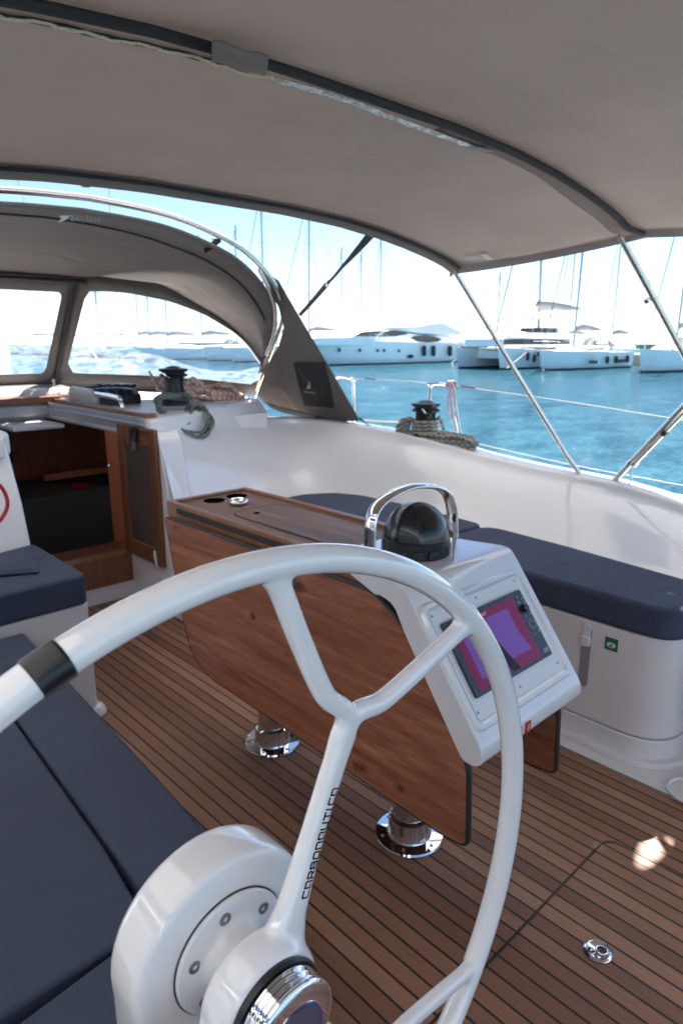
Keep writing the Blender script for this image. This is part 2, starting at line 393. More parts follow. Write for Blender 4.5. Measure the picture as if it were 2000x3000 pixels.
# ------------------------------------------------------------------ camera, sky, sun
cd = bpy.data.cameras.new('camera'); cam = bpy.data.objects.new('camera', cd); COL.objects.link(cam); scene.camera = cam
cam.matrix_world = Matrix.Translation(CAM) @ Matrix((RIGHT, UP, -FWD)).transposed().to_4x4()
cd.sensor_fit = 'VERTICAL'; cd.sensor_height = 36; cd.sensor_width = 24; cd.lens = F/3000*36; cd.clip_start = .02; cd.clip_end = 6000
cd.dof.use_dof = True; cd.dof.focus_distance = 1.0; cd.dof.aperture_fstop = 8.0
SUN_AZ, SUN_EL = math.radians(75), math.radians(55)
sd = Vector((math.sin(SUN_AZ)*math.cos(SUN_EL), math.cos(SUN_AZ)*math.cos(SUN_EL), math.sin(SUN_EL)))
sl = bpy.data.lights.new('sun', 'SUN'); sl.energy = 4.2; sl.angle = math.radians(.55); sl.color = (1, .95, .87)
so = bpy.data.objects.new('sun', sl); COL.objects.link(so); so.rotation_euler = sd.to_track_quat('Z', 'Y').to_euler()
w = bpy.data.worlds.new('World'); scene.world = w; w.use_nodes = True; nt = w.node_tree
bg = nt.nodes['Background']; sky = nt.nodes.new('ShaderNodeTexSky'); sky.sky_type = 'NISHITA'; sky.sun_disc = False
sky.sun_elevation = SUN_EL; sky.sun_rotation = SUN_AZ; sky.air_density = .6; sky.dust_density = .05; sky.ozone_density = 1.0; sky.altitude = 0
nt.links.new(sky.outputs[0], bg.inputs[0]); bg.inputs[1].default_value = .046
vs_ = scene.view_settings; vs_.view_transform = 'Standard'; vs_.look = 'None'; vs_.gamma = 1; vs_.exposure = 2.6
scene.render.engine = 'CYCLES'
scene.cycles.max_bounces = 10; scene.cycles.diffuse_bounces = 6; scene.cycles.glossy_bounces = 5; scene.cycles.transparent_max_bounces = 12
scene.cycles.caustics_reflective = False; scene.cycles.caustics_refractive = False; scene.cycles.sample_clamp_indirect = 6

# ------------------------------------------------------------------ water
WZ = -.78
def water():
    m = bpy.data.materials.new('sea_water'); m.use_nodes = True; nt = m.node_tree; b = nt.nodes['Principled BSDF']
    b.inputs['Roughness'].default_value = .04; b.inputs['IOR'].default_value = 1.33; b.inputs['Specular IOR Level'].default_value = .5
    geo = nt.nodes.new('ShaderNodeNewGeometry')
    def nz(scale, det, sx=1, sy=1, rot=0, dist=0):
        mp = nt.nodes.new('ShaderNodeMapping'); mp.inputs['Scale'].default_value = (sx, sy, 1); mp.inputs['Rotation'].default_value = (0, 0, rot)
        n = nt.nodes.new('ShaderNodeTexNoise'); n.inputs['Scale'].default_value = scale; n.inputs['Detail'].default_value = det; n.inputs['Distortion'].default_value = dist
        nt.links.new(geo.outputs['Position'], mp.inputs[0]); nt.links.new(mp.outputs[0], n.inputs[0]); return n.outputs['Fac']
    big = nz(.7, 3, 1, 1.8, .8); mid = nz(3.6, 4, 1, 2.0, .75, .5); fine = nz(13, 4, 1, 1.8, .8, .4)
    cr = nt.nodes.new('ShaderNodeValToRGB'); cr.color_ramp.elements[0].position = .35; cr.color_ramp.elements[0].color = (.008, .060, .112, 1)
    cr.color_ramp.elements[1].position = .68; cr.color_ramp.elements[1].color = (.085, .25, .33, 1)
    nt.links.new(math_node(nt, 'ADD', math_node(nt, 'MULTIPLY', big, .5), math_node(nt, 'MULTIPLY', mid, .5)), cr.inputs[0]); nt.links.new(cr.outputs[0], b.inputs['Base Color'])
    h = math_node(nt, 'ADD', math_node(nt, 'MULTIPLY', big, .5), math_node(nt, 'ADD', math_node(nt, 'MULTIPLY', mid, .42), math_node(nt, 'MULTIPLY', fine, .34)))
    bp = nt.nodes.new('ShaderNodeBump'); bp.inputs['Distance'].default_value = .42; bp.inputs['Strength'].default_value = 1.0; nt.links.new(h, bp.inputs['Height']); nt.links.new(bp.outputs[0], b.inputs['Normal'])
    return m
wm = MB(); wm.add([(-2500,-2500,WZ),(2500,-2500,WZ),(2500,2500,WZ),(-2500,2500,WZ)], [(0,1,2,3)])
wo = wm.build('water', water(), smooth=False, pivot=(0,0,0)); tag(wo, kind='structure')

# ================================================================== OUR YACHT (cockpit, coachroof, hull)
Y = empty('sailing_yacht', (XC, 2.0, 0), 'white sailing yacht whose teak cockpit, benches, coaming and coachroof fill the picture', 'yacht')
def mir(p): return (2*XC-p[0],)+tuple(p[1:])
mb = MB(); mb.box((.55, -1.6, -.05), (2.36, 4.1, 0)); mb.build('teak_sole', TEAK, Y, smooth=False)
# hatch in the sole: its gap, a dark groove let in round the corner
hatch = MB()
gpts = [Vector((1.0, .781, .0005)), Vector((1.895, .781, .0005)), Vector((1.935, .781, .0005)), Vector((1.955, .765, .0005)), Vector((1.965, .735, .0005)), Vector((1.966, -.6, .0005))]
def ribbon(pts, wd, z, m=MB):
    mb = MB(); rows = []
    for i, p in enumerate(pts):
        t = (pts[min(i+1, len(pts)-1)]-pts[max(i-1, 0)]).normalized(); s = Vector((-t.y, t.x, 0))*wd/2
        rows.append([(p.x-s.x, p.y-s.y, z), (p.x+s.x, p.y+s.y, z)])
    return mb.grid(rows)
ribbon(gpts[:2]+[Vector((1.925,.779,0)), Vector((1.945,.768,0)), Vector((1.958,.75,0))], .0075, .0025).build('hatch_gap', BLACKG, Y, smooth=False)
ribbon([Vector((1.9585,.75,0)), Vector((1.961,.70,0)), Vector((1.961,-1.5,0))], .0045, .0025).build('hatch_gap', BLACKG, Y, smooth=False)

# starboard side: seat top, coaming wall, rounded top, side deck, topside
def sta(B, T, out):
    """one cross-section of the coaming; out = outward unit (x,y)"""
    B = Vector(B); T = Vector(T); o = Vector((out[0], out[1], 0)); up = Vector((0, 0, 1))
    inn = B - o*.22
    P = [Vector((inn.x, inn.y, .528)), B-o*.10+up*0, B-o*.045+up*.006, B-o*.012+up*.03, B+(T-B)*.14]
    P += [B+(T-B)*.35, B+(T-B)*.6, B+(T-B)*.85, T-up*.035, T-up*.012+o*.004, T+o*.018, T+o*.045+up*.004, T+o*.12+up*.004, T+o*.17-up*.004, T+o*.195-up*.03, T+o*.21-up*.12]
    return P
ST = []
tp = [((1640,1190),3.35),((1568,1161),3.35),((1480,1131),3.35),((1405,1110),3.35),((1335,1095),3.35),((1230,1075),3.35),((1120,1050),3.35),((1040,1027),3.35),((960,1006),3.35),((880,988),3.35),((820,978),3.34)]
T0 = onx(1640,1190,3.35)
WB = [(-2,2.76),(.3,2.78),(.94,2.80),(1.5,2.88),(2.0,2.93),(2.5,2.98),(3.0,2.97),(4,2.93)]
def wbx(y):
    for (a, b), (c, d) in zip(WB, WB[1:]):
        if y <= c: return b+(d-b)*(y-a)/(c-a)
    return WB[-1][1]
for yy in (-1.6, -.6, .3): ST.append(sta((wbx(yy), yy, .53), (3.35, yy, T0.z-.01*(T0.y-yy)), (1, 0)))
for (p, X) in tp:
    t = onx(p[0], p[1], X); ST.append(sta((wbx(t.y-.18*max(0, t.y-2.4)), t.y-.18*max(0, t.y-2.4), .53), t, (1, 0)))
for B, T, o in [((2.97,3.17,.53),(3.31,3.72,1.035),(.97,.24)),((2.89,3.27,.53),(3.2,3.9,1.045),(.8,.6)),((2.76,3.32,.53),(3.02,3.98,1.05),(.45,.89)),((2.58,3.33,.53),(2.78,3.94,1.055),(.1,1)),
                ((2.36,3.33,.53),(2.48,3.82,1.065),(-.2,.98)),((2.14,3.32,.53),(2.2,3.69,1.08),(-.3,.95)),((1.97,3.30,.53),(1.975,3.55,1.095),(-.35,.94)),((1.885,3.28,.53),(1.87,3.47,1.10),(-.3,.95))]:
    ST.append(sta(B, T, o))
mb = MB(); mb.grid(ST); mb.build('coaming', GEL, Y, ang=70, tags=('white glossy coaming wall behind the starboard seat',))
# side deck, rubbing edge and topside of the hull (starboard) and its mirror
for sgn in (0, 1):
    f = (lambda p: mir(p)) if sgn else (lambda p: tuple(p))
    prof = []
    for yy, xo in ((-2.2, 3.62), (-1, 3.72), (0, 3.78), (1.5, 3.83), (3, 3.86), (4.5, 3.84), (6, 3.7), (7.5, 3.4), (9, 2.85), (10.2, 2.2), (11, 1.52)):
        zz = .74+.014*max(0, yy)
        prof.append([f(q) for q in [(min(3.3, xo-.4) if yy < 8 else xo-.5, yy, zz), (xo-.06, yy, zz), (xo-.055, yy, zz+.035), (xo-.02, yy, zz+.035), (xo, yy, zz), (xo+.01, yy, zz-.3), (xo-.03, yy, -.3), (xo-.22, yy, WZ-.05)]])
    mb = MB(); mb.grid(prof); mb.build('side_deck', GEL, Y, ang=60)
# transom and inner closing panels
mb = MB(); mb.box((-.6, -2.25, WZ-.1), (3.6, -2.15, .1)); mb.build('transom', GEL, Y, bevel=.02)

# seat boxes ------------------------------------------------------
def box_round(name, poly, z0, z1, r=.02, m=GEL, parent=Y, tags=None, seg=4):
    mb = MB(); mb.prism(poly, z0, z1); return mb.build(name, m, parent, bevel=r, seg=seg, tags=tags, ang=50)
upper = roundpoly([(2.425,.79),(3.3,.79),(3.3,3.3),(2.425,3.3)], [.19,.01,.01,.01], 10)
lower = roundpoly([(2.421,.785),(3.3,.785),(3.3,3.3),(2.421,3.3)], [.195,.01,.01,.01], 10)
foot_ = roundpoly([(2.385,.75),(3.3,.75),(3.3,3.9),(2.375,3.9)], [.24,.01,.01,.01], 12)
toe = roundpoly([(2.322,-1.6),(3.4,-1.6),(3.4,4.0),(2.322,4.0)], .01, 2)
SB = box_round('seat_base', upper, .112, .530, .028)
box_round('seat_plinth', lower, .004, .107, .012)
box_round('seat_base', roundpoly([(1.92,2.67),(2.42,2.67),(2.42,3.29),(1.92,3.29)], .02, 3), .004, .530, .02)
box_round('plinth_foot', foot_, .002, .030, .024, seg=6)
mb = MB(); mb.prism(toe, -.03, .006); mb.build('sole_margin', GEL, Y, smooth=False)
ribbon([Vector((2.32,-1.6,0)), Vector((2.32,4.0,0))], .006, .0075).build('margin_caulk', BLACKG, Y, smooth=False)
# round speaker ring at the foot of the seat, slot with a latch, sticker
c = onz(1556, 1818, .012)
mb = MB(); mb.lathe([(0,.001),(.078,.001),(.082,.006),(.082,.012),(.070,.016),(.066,.009),(0,.009)], (c.x+.03, c.y-.03, .006), 40); mb.build('drain_cover', GELD, Y, ang=50)
c0 = onx(1349, 1442, 2.425); c1 = onx(1334, 1574, 2.425)
mb = MB(); mb.prism(rrect(c0.y-.020, c0.y+.020, c1.z, c0.z+.005, .018), 2.4262, 2.4225, 'x'); sl_ = mb.build('recess', ALU, Y, bevel=.001, tags=('pale recessed latch slot',))
mb = MB(); mb.prism(rrect(c0.y-.019, c0.y+.021, c0.z-.075, c0.z-.03, .012), 2.4255, 2.406, 'x'); mb.build('latch', GEL, Y, bevel=.006)
mb = MB(); mb.prism(rrect(c0.y-.015, c0.y+.017, c0.z-.04, c0.z+.02, .012), 2.4255, 2.413, 'x'); mb.build('latch_tongue', GEL, Y, bevel=.004)
g = onx(1403, 1480, 2.425)
mb = MB(); mb.prism(rrect(g.y-.026, g.y+.026, g.z-.026, g.z+.026, .002), 2.4255, 2.4235, 'x'); gs = mb.build('safety_sticker', GREEN, Y, smooth=False, tags=('small green safety sticker',))
mb = MB()
mb.prism([(g.y+.018*math.cos(a)*1, g.z-.003+.011*math.sin(a)) for a in [2*PI*i/14 for i in range(14)]], 2.4234, 2.4228, 'x')
sy = mb.build('sticker_symbol', WHITEP, gs, smooth=False)
mb = MB(); mb.prism([(g.y-.008, g.z-.010), (g.y+.008, g.z-.010), (g.y, g.z+.004)], 2.4227, 2.4222, 'x'); mb.build('sticker_symbol', GREEN, gs, smooth=False)

# port side: L-shaped bench box, long bench, coachroof blocks -------
box_round('seat_base', roundpoly([(-.3,2.67),(1.075,2.67),(1.075,3.9),(-.3,3.9)], [.01,.03,.01,.01], 4), .004, .53, .02)
mb = MB(); mb.lathe([(0,0),(.05,0),(.052,.012),(.042,.03),(.03,.045),(0,.05)], (1.065,2.70,.004), 24); mb.build('corner_foot', GEL, Y, ang=60)
mb = MB(); mb.prism([(-.3,2.64),(1.05,2.64),(1.08,2.66),(1.115,2.70),(1.12,2.75),(1.12,3.9),(-.3,3.9)], .002, .012); mb.build('sole_margin', GEL, Y, bevel=.004)
box_round('seat_base', [(-.3,-1.2),(.22,-1.2),(.29,.5),(.44,.9),(.60,.93),(.66,1.2),(.74,2.66),(-.3,2.66)], .004, .37, .03)
# port block with slanting aft face; inboard edge traced from the photograph
a = onx(10, 1000, 1.05); b = onx(85, 1255, 1.075)
mb = MB()
y0, z0 = b.y, b.z-.12; y1, z1 = a.y, a.z
mb.prism([(y0-.02, .40), (y0, z0), (y0+(y1-y0)*.45, z0+(z1-z0)*.5), (y1, z1-.08), (y1+.05, z1+.0), (3.95, z1+.02), (3.95, .40)], -.3, 1.065, 'x')
mb.build('coachroof_side', GEL, Y, bevel=.02, seg=4, ang=25)
# ledge across the port block
mb = MB(); lz = ony(20, 1050, y1-.02).z
mb.box((-.3, y1-.055, lz), (1.03, y1+.02, lz+.10)); mb.build('ledge', GEL, Y, bevel=.015)
# starboard block beside the companionway (its port face carries the door)
mb = MB(); mb.prism([(3.33, .44), (3.36, .6), (3.46, 1.05), (3.50, 1.10), (3.95, 1.13), (3.95, .0), (3.26, .0), (3.26, .40)], 1.872, 2.02, 'x'); mb.build('coachroof_side', GEL, Y, bevel=.012, ang=25)
# bulkhead with the opening
mb = MB()
mb.box((1.06, 3.92, 0), (1.93, 3.98, .12)); mb.box((-.3, 3.93, 0), (1.10, 4.0, 1.1)); mb.box((1.885, 3.93, 0), (3.0, 4.0, 1.1))
mb.build('bulkhead', GEL, Y, bevel=.006)
# coachroof (U round the companionway)
Ru = [(1.93,3.56),(2.3,3.76),(2.75,3.98),(3.08,4.12),(3.26,4.4),(3.24,5.2),(3.0,6.4),(2.3,8.0)]
U = Ru + [mir(p) for p in Ru[::-1]] + [(1.12,3.56),(1.12,5.12),(1.87,5.12),(1.87,3.56)]
mb = MB(); mb.prism(U, 1.045, 1.168)
for i_ in range(16):
    x, y, z = mb.v[i_]; s_ = 1 if x > XC else -1; mb.v[i_] = (x+s_*(.07 if 2 <= i_ <= 13 else .0), y-(.02 if i_ in (0,1,2,3,4,11,12,13,14,15) else 0), z)
if 1: mb.build('coachroof', GELD, Y, bevel=.03, seg=4, ang=30)
# raised hatch garage and its edge
mb = MB(); mb.prism([(5.14,1.10),(5.16,1.22),(5.19,1.262),(5.4,1.278),(7.4,1.285),(7.5,1.1)], .93, 2.12, 'x'); mb.build('hatch_garage', GEL, Y, bevel=.018, seg=4, ang=25)
mb = MB(); mb.box((1.10,5.03,1.172),(1.96,5.135,1.215)); mb.build('hatch_trim', RIMW, Y, bevel=.006, tags=('varnished wood strip at the forward end of the hatch opening',))
mb = MB(); mb.prism([(1.885,3.62),(1.945,3.60),(2.02,5.135),(1.965,5.135),(1.90,5.0)], 1.170, 1.196); mb.build('hatch_trim', RIMW, Y, bevel=.005)
mb = MB(); mb.box((1.858,3.60,1.085),(1.8695,5.02,1.172)); mb.box((1.84,3.60,1.128),(1.858,5.02,1.140)); mb.build('hatch_rail', ALU, Y, bevel=.003)
mb = MB(); mb.box((1.125,5.02,1.085),(1.858,5.03,1.155)); mb.build('hatch_rail', ALU, Y, bevel=.003)
mb = MB(); mb.box((1.09,5.136,1.176),(2.10,5.15,1.20)); mb.build('hatch_seal', BLACKG, Y, smooth=False)

# companionway interior ------------------------------------------
mb = MB(); mb.box((.2,5.95,-1.1),(3.2,6.0,1.04)); mb.box((.2,4.02,-1.15),(3.2,6.6,-1.1)); mb.box((.14,4.02,-1.1),(.2,6.6,1.1)); mb.box((2.72,4.3,-1.1),(2.78,6.6,1.1))
mb.build('cabin_lining', CABW, Y, smooth=False)
mb = MB(); mb.box((1.885,3.935,-.2),(1.925,4.18,1.08)); mb.build('cabin_partition', CABW, Y, bevel=.004)
mb = MB(); mb.box((1.2,4.3,-1.1),(1.88,5.6,-.25)); mb.box((1.15,5.0,-1.1),(2.7,5.7,.50)); mb.build('companion_step', DARK, Y, bevel=.02)
mb = MB(); mb.prism([(3.905,.115),(3.905,.30),(3.93,.325),(4.12,.325),(4.30,.05),(4.25,.0),(3.95,.1)], 1.09, 1.90, 'x'); mb.build('threshold', DOORW, Y, bevel=.006)
mb = MB(); mb.box((1.50,4.7,1.02),(1.84,5.9,1.05)); mb.build('headliner', GELD, Y, bevel=.01)
mb = MB(); mb.box((1.55,5.90,.62),(1.86,5.945,.93)); mb.build('dark_panel', BLACK, Y, bevel=.008)
lamp = MB(); lamp.box((1.88,5.3,.55),(2.6,5.34,.60)); lamp.build('grab_bar', CABW, Y, bevel=.006)
bag = MB(); bag.tube([ony(168,1118,5.2), ony(190,1125,5.15), ony(212,1137,5.1), ony(232,1152,5.05)], [.03,.06,.06,.03], 12, smooth=5)
bo = bag.build('bag', mat('red_bag', (.35,.006,.008), .6, noise=.4), None, ang=80); tag(bo, 'red bag lying in the dark cabin below the companionway', 'bag')
bm_ = MB(); bm_.box((1.65,4.75,-.25),(1.9,5.4,-.03)); q = bm_.build('companion_step', DARK, Y, bevel=.02)
mb = MB(); mb.box((1.866,3.926,.32),(1.8845,3.95,1.10)); mb.build('door_jamb', ALU, Y, bevel=.003)
mb = MB(); mb.lathe([(0,0),(.012,.002),(.014,.012),(.010,.02),(0,.022)], (1.87,4.12,.82), 14); mb.build('door_knob', STEEL, Y, ang=60)

# door leaf folded back along the starboard side of the companionway
D0 = empty('companionway_door', (1.86, 3.7, .3), 'wooden door leaf with dark insert folded back beside the cabin entrance', 'door')
ya, yb, za, zb = 3.46, 3.925, .305, 1.118
def frame_x(name, x0, x1, ya, yb, za, zb, wd, m, parent):
    mb = MB(); mb.box((x0,ya,za),(x1,ya+wd,zb)); mb.box((x0,yb-wd,za),(x1,yb,zb)); mb.box((x0+.001,ya+wd,za),(x1-.001,yb-wd,za+wd*1.2)); mb.box((x0+.001,ya+wd,zb-wd*1.25),(x1-.001,yb-wd,zb))
    return mb.build(name, m, parent, bevel=.004)
frame_x('door_frame', 1.845, 1.869, ya, yb, za, zb, .085, DOORW, D0)
mb = MB(); mb.box((1.853,ya+.085,za+.1),(1.863,yb-.085,zb-.105)); mb.build('door_insert', mat('smoked_panel', (.10,.075,.065), .3, noise=.2), D0, bevel=.002)
mb = MB(); mb.prism(rrect(3.64,3.72,1.035,1.12,.01), 1.843, 1.825, 'x'); mb.build('lock', BLACK, D0, bevel=.004)
mb = MB(); mb.tube([(1.838,3.53,.40),(1.83,3.52,.36),(1.832,3.50,.31)], .008, 8, smooth=4); mb.box((1.83,3.50,.33),(1.846,3.54,.39)); mb.build('hinge', STEEL, D0, bevel=.002)

# ================================================================== CUSHIONS
def cushion(name, poly, z0, z1, r, label, group=None, cr=.03):
    mb = MB(); mb.prism(roundpoly(poly, cr, 5), z0, z1)
    o = mb.build(name, NAVY, None, bevel=r, seg=5, ang=60); tag(o, label, 'cushion', group); return o
cushion('seat_cushion', [(2.415,.785),(2.80,.785),(2.825,.94),(2.905,1.5),(2.945,1.985),(2.425,1.985)], .532, .660, .024, 'dark blue seat cushion beside the chart plotter, aft one on the starboard bench', cr=.13)
cushion('seat_cushion', [(2.425,2.0),(2.95,2.0),(2.995,2.5),(2.985,2.95),(2.90,3.13),(2.72,3.23),(2.43,3.22)], .532, .658, .024, 'dark blue seat cushion behind the wooden table, forward one on the starboard bench', cr=.06)
cushion('seat_cushion', [(-.25,2.655),(1.07,2.655),(1.075,3.26),(1.0,3.24),(.80,3.2),(-.25,3.2)], .533, .665, .03, 'dark blue thick cushion in front of the white block at the cabin entrance', cr=.04)
cushion('seat_cushion', [(-.2,1.045),(.42,1.045),(.478,1.058),(.505,1.30),(.575,2.59),(.575,2.64),(-.2,2.64)], .375, .498, .018, 'long dark blue cushion on the port bench, widest of the three at lower left', cr=.015)
cushion('seat_cushion', [(.512,1.255),(.502,1.08),(.498,.93),(.56,.86),(.640,.88),(.682,.98),(.692,1.1),(.715,1.4),(.79,2.63),(.583,2.63)], .378, .5, .02, 'narrow dark blue cushion strip along the teak sole edge of the port bench', cr=.02)
cushion('seat_cushion', [(-.2,-.6),(.26,-.6),(.33,.5),(.40,.84),(.470,.92),(.478,1.042),(.40,1.034),(-.2,.97)], .375, .497, .018, 'dark blue cushion in the bottom left corner left of the steering pedestal', cr=.015)
# wedge-shaped fold on the thick cushion's left
mb = MB(); mb.add([(.60,2.95,.672),(.93,2.78,.672),(.98,3.0,.672),(.86,3.17,.672),(.62,3.17,.672),(.60,2.95,.690),(.90,2.82,.690),(.94,3.0,.688),(.84,3.14,.684),(.62,3.15,.684)], [(0,1,2,3,4)[::-1],(5,6,7,8,9),(0,1,6,5),(1,2,7,6),(2,3,8,7),(3,4,9,8),(4,0,5,9)])
o = mb.build('backrest_pad', NAVY, None, bevel=.006); tag(o, 'small flat dark pad lying on the thick cushion by the cabin entrance', 'pad')

# ================================================================== COCKPIT TABLE
TZ = .985
TB = empty('cockpit_table', (XC, 1.7, 0), 'brown wooden drop-leaf cockpit table on two steel pedestal legs', 'table')
x0, x1, y0, y1 = 1.305, 1.69, 1.19, 2.385
mb = MB()   # top board inside the fiddle rail, cup and finger holes are flat black discs painting the shade inside
mb.box((x0+.02, y0, TZ-.045), (x1-.02, y1-.02, TZ-.012)); mb.build('table_top', TOPW, TB, smooth=False)
mb = MB(); rr = .026
mb.prism([(x0,y0),(x0+rr,y0),(x0+rr,y1-rr),(x1-rr,y1-rr),(x1-rr,y0),(x1,y0),(x1,y1),(x0,y1)], TZ-.062, TZ); mb.build('fiddle_rail', RIMW, TB, bevel=.005)
mb = MB(); lx0, lx1, ly0, ly1 = x0+.085, x1-.055, 1.20, 2.07
mb.prism(roundpoly([(lx0,ly0),(lx1,ly0),(lx1,ly1-.05),(lx1-.05,ly1),(lx0+.03,ly1),(lx0,ly1-.03)], .01), TZ-.0119, TZ-.0095); ld = mb.build('lid', TOPW, TB, bevel=.001)
gap = MB(); P = [Vector((*p, 0)) for p in roundpoly([(lx0,ly0),(lx1,ly0),(lx1,ly1-.05),(lx1-.05,ly1),(lx0+.03,ly1),(lx0,ly1-.03)], .01)]; P.append(P[0])
ribbon(P, .007, TZ-.0090).build('lid_gap', BLACKG, TB, smooth=False)
mb = MB(); mb.lathe([(0,0),(.012,0),(.012,.0012),(0,.0012)], (x0+.16, 2.0, TZ-.0088), 16); mb.build('finger_hole_shade_disc', HOLE_SHADE, TB, smooth=False)
for (a, b, rr2) in ((492,1149,.042),(544,1139,.042)):
    p = onz(a, b, TZ-.010)
    mb = MB(); mb.lathe([(0,0),(rr2,0),(rr2+.001,.0022),(0,.0023)], (p.x, p.y, TZ-.0118), 32); mb.build('cup_shade_disc', HOLE_SHADE, TB, smooth=False)
p = onz(548, 1156, TZ-.008)
cup = MB(); cup.lathe([(0,0),(.034,0),(.038,.004),(.038,.016),(.034,.020),(.028,.018),(.022,.010),(0,.009)], (p.x, p.y, TZ-.0115), 36)
o = cup.build('cup_lid', CHROME, None, ang=50); tag(o, 'round chrome cup lid on the forward end of the wooden table', 'cup lid')
# white table body between the leaves
mb = MB(); mb.box((1.315,1.22,.66),(1.675,2.33,TZ-.064)); mb.build('table_body', GELD, TB, bevel=.012)
# drop leaves
leafP = roundpoly([(2.335,.932),(1.20,.932),(1.085,.855),(.872,.565),(.862,.322),(.93,.312),(2.08,.345),(2.185,.40),(2.235,.50)], [.02,.05,.04,.05,.02,.03,.05,.03,.05], 5)
for xa, lab in ((1.283, None), (1.717, None)):
    s = -1 if xa < XC else 1
    mb = MB(); mb.prism(leafP, xa-s*.002, xa+s*.016, 'x'); lf = mb.build('table_leaf', VENEER, TB, bevel=.003)
    # dark rubber edging
    pts = [Vector((xa+s*.007, p[0], p[1])) for p in leafP]
    mb = MB(); mb.tube(pts, .0085, 8, closed=True, ell=(1.25, .75), up=(1,0,0)); mb.build('edge_trim', BLACKG, lf, ang=80)
mb = MB(); mb.box((1.30,1.4,.948),(1.312,2.3,.968)); mb.build('hinge_strip', BLACKG, TB, smooth=False)
mb = MB(); mb.tube([(1.44,2.12,.0+.30),(1.42,2.13,.27),(1.45,2.09,.255),(1.48,2.06,.27)], .006, 8, smooth=5); mb.build('hook', CHROME, TB)
for yy in (1.986, 1.246):
    mb = MB(); mb.lathe([(0,.05),(.056,.05),(.056,.67),(0,.67)], (XC, yy, 0), 36); lg = mb.build('leg', STEEL, TB, ang=50)
    mb = MB(); mb.lathe([(0,.003),(.1130,.003),(.1145,.006),(.111,.0115),(.074,.014),(.070,.022),(.068,.078),(.0575,.086),(0,.086)], (XC, yy, 0), 48); bp_ = mb.build('base_plate', CHROME, lg, ang=40)
    for k in range(6):
        a = PI/6+k*PI/3; mb = MB(); mb.lathe([(0,0),(.0055,0),(.005,.0025),(0,.003)], (XC+.094*math.cos(a), yy+.094*math.sin(a), .0125), 12); mb.build('bolt', SCREW, bp_, ang=50)

# white moulded console carrying the plotter, at the aft end of the table
PF0 = Vector((0, 1.052, .958)); PF1 = Vector((0, .838, .668))           # the slanted face, top and bottom (Y,Z)
fd = (PF1-PF0).normalized(); fn = Vector((0, -fd.z*-1, 0)); fn = Vector((0, fd.z, -fd.y)).normalized()
if fn.y > 0: fn = -fn
def face(px, py, lift=0):
    return on(px, py, PF0+fn*lift, fn)
CN = MB()
prof = [(1.42,.988),(1.10,.990),(1.075,.985),(1.052,.958),(.830,.657),(.814,.632),(.814,.598),(.835,.582),(.872,.582),(1.072,.862),(1.112,.93),(1.16,.942),(1.42,.945)]
cx0, cx1 = 1.244, 1.738
mb = MB(); P2 = roundpoly(prof, [.005,.01,.02,.05,.03,.02,.02,.02,.02,.02,.02,.02,.005], 4); mb.prism(P2, cx0, cx1, 'x')
for i, v in enumerate(mb.v):     # top plate forward of the table's end fits between the rails
    x, y, z = v
    if y > 1.175:
        x = XC+(x-XC)*((x1-x0-.06)/(cx1-cx0)); mb.v[i] = (x, y, z)
cons = mb.build('plotter_console', GEL, TB, bevel=.022, seg=5, ang=40, tags=('white moulded console at the aft end of the table',))
# shoulder mouldings beside the compass
for s in (-1, 1):
    mb = MB(); xs = XC+s*.175
    mb.prism([(xs-.045,1.165),(xs+.045,1.165),(xs+.045,1.06),(xs-.045,1.06)], .975, .992); 
# instrument plate (X along, s down the slope)
def facepoly(pts, lift0, lift1):
    """outline given as (x, s) on the console face, s = metres down the slope"""
    mb = MB(); n = len(pts); q = []
    for L in (lift0, lift1):
        for (x, s) in pts:
            p = PF0+fd*s+fn*L; q.append((x, p.y, p.z))
    mb.add(q, [tuple(range(n))[::-1], tuple(range(n, 2*n))]+[(i, (i+1) % n, n+(i+1) % n, n+i) for i in range(n)]); return mb
def fs_(px, py):
    p = face(px, py); return (p.x, (p-Vector((p.x,0,0))-PF0).dot(fd))
# recess groove round the plate, the plate itself and its screws
def frect(x0, x1, s0, s1, r, n=5): return rrect(x0, x1, s0, s1, r, n)
def fpt(x, s, L=0):
    p = PF0+fd*s+fn*L; return Vector((x, p.y, p.z))
def fring(out, inn, lo, li):
    """sloping ring between two outlines with equal counts"""
    mb = MB(); mb.add([fpt(*p, lo) for p in out]+[fpt(*p, li) for p in inn], [(i, (i+1) % len(out), len(out)+(i+1) % len(out), len(out)+i) for i in range(len(out))]); return mb
o1 = frect(1.258, 1.712, .026, .358, .022); o2 = frect(1.268, 1.702, .036, .348, .018); o3 = frect(1.276, 1.694, .042, .340, .014)
GELR = mat('gelcoat_groove', (.60, .595, .585), .3, noise=.12, nscale=20)
mb = MB(); n_ = len(o1)
ringpts = [[fpt(*p, L) for p in oo] for oo, L in ((frect(1.252,1.718,.020,.364,.026), .0005), (o1, .0085), (o2, .0085), (o3, .0022))]
for i in range(3):
    mb.add(ringpts[i]+ringpts[i+1], [(j, (j+1) % n_, n_+(j+1) % n_, n_+j) for j in range(n_)])
mb.build('recess_rim', GEL, cons, ang=80)
facepoly(frect(1.277, 1.693, .043, .339, .013), .0006, .0035).build('instrument_plate', GELD, cons, bevel=.0012)
for (x, s) in ((1.285,.057),(1.476,.057),(1.668,.056),(1.285,.318),(1.476,.318),(1.672,.316)):
    mb = MB(); mb.add([fpt(x+.0042*math.cos(a), s+.0042*math.sin(a), .0042) for a in [2*PI*i/12 for i in range(12)]], [tuple(range(12))]); mb.build('plate_screw', SCREW, cons, smooth=False)
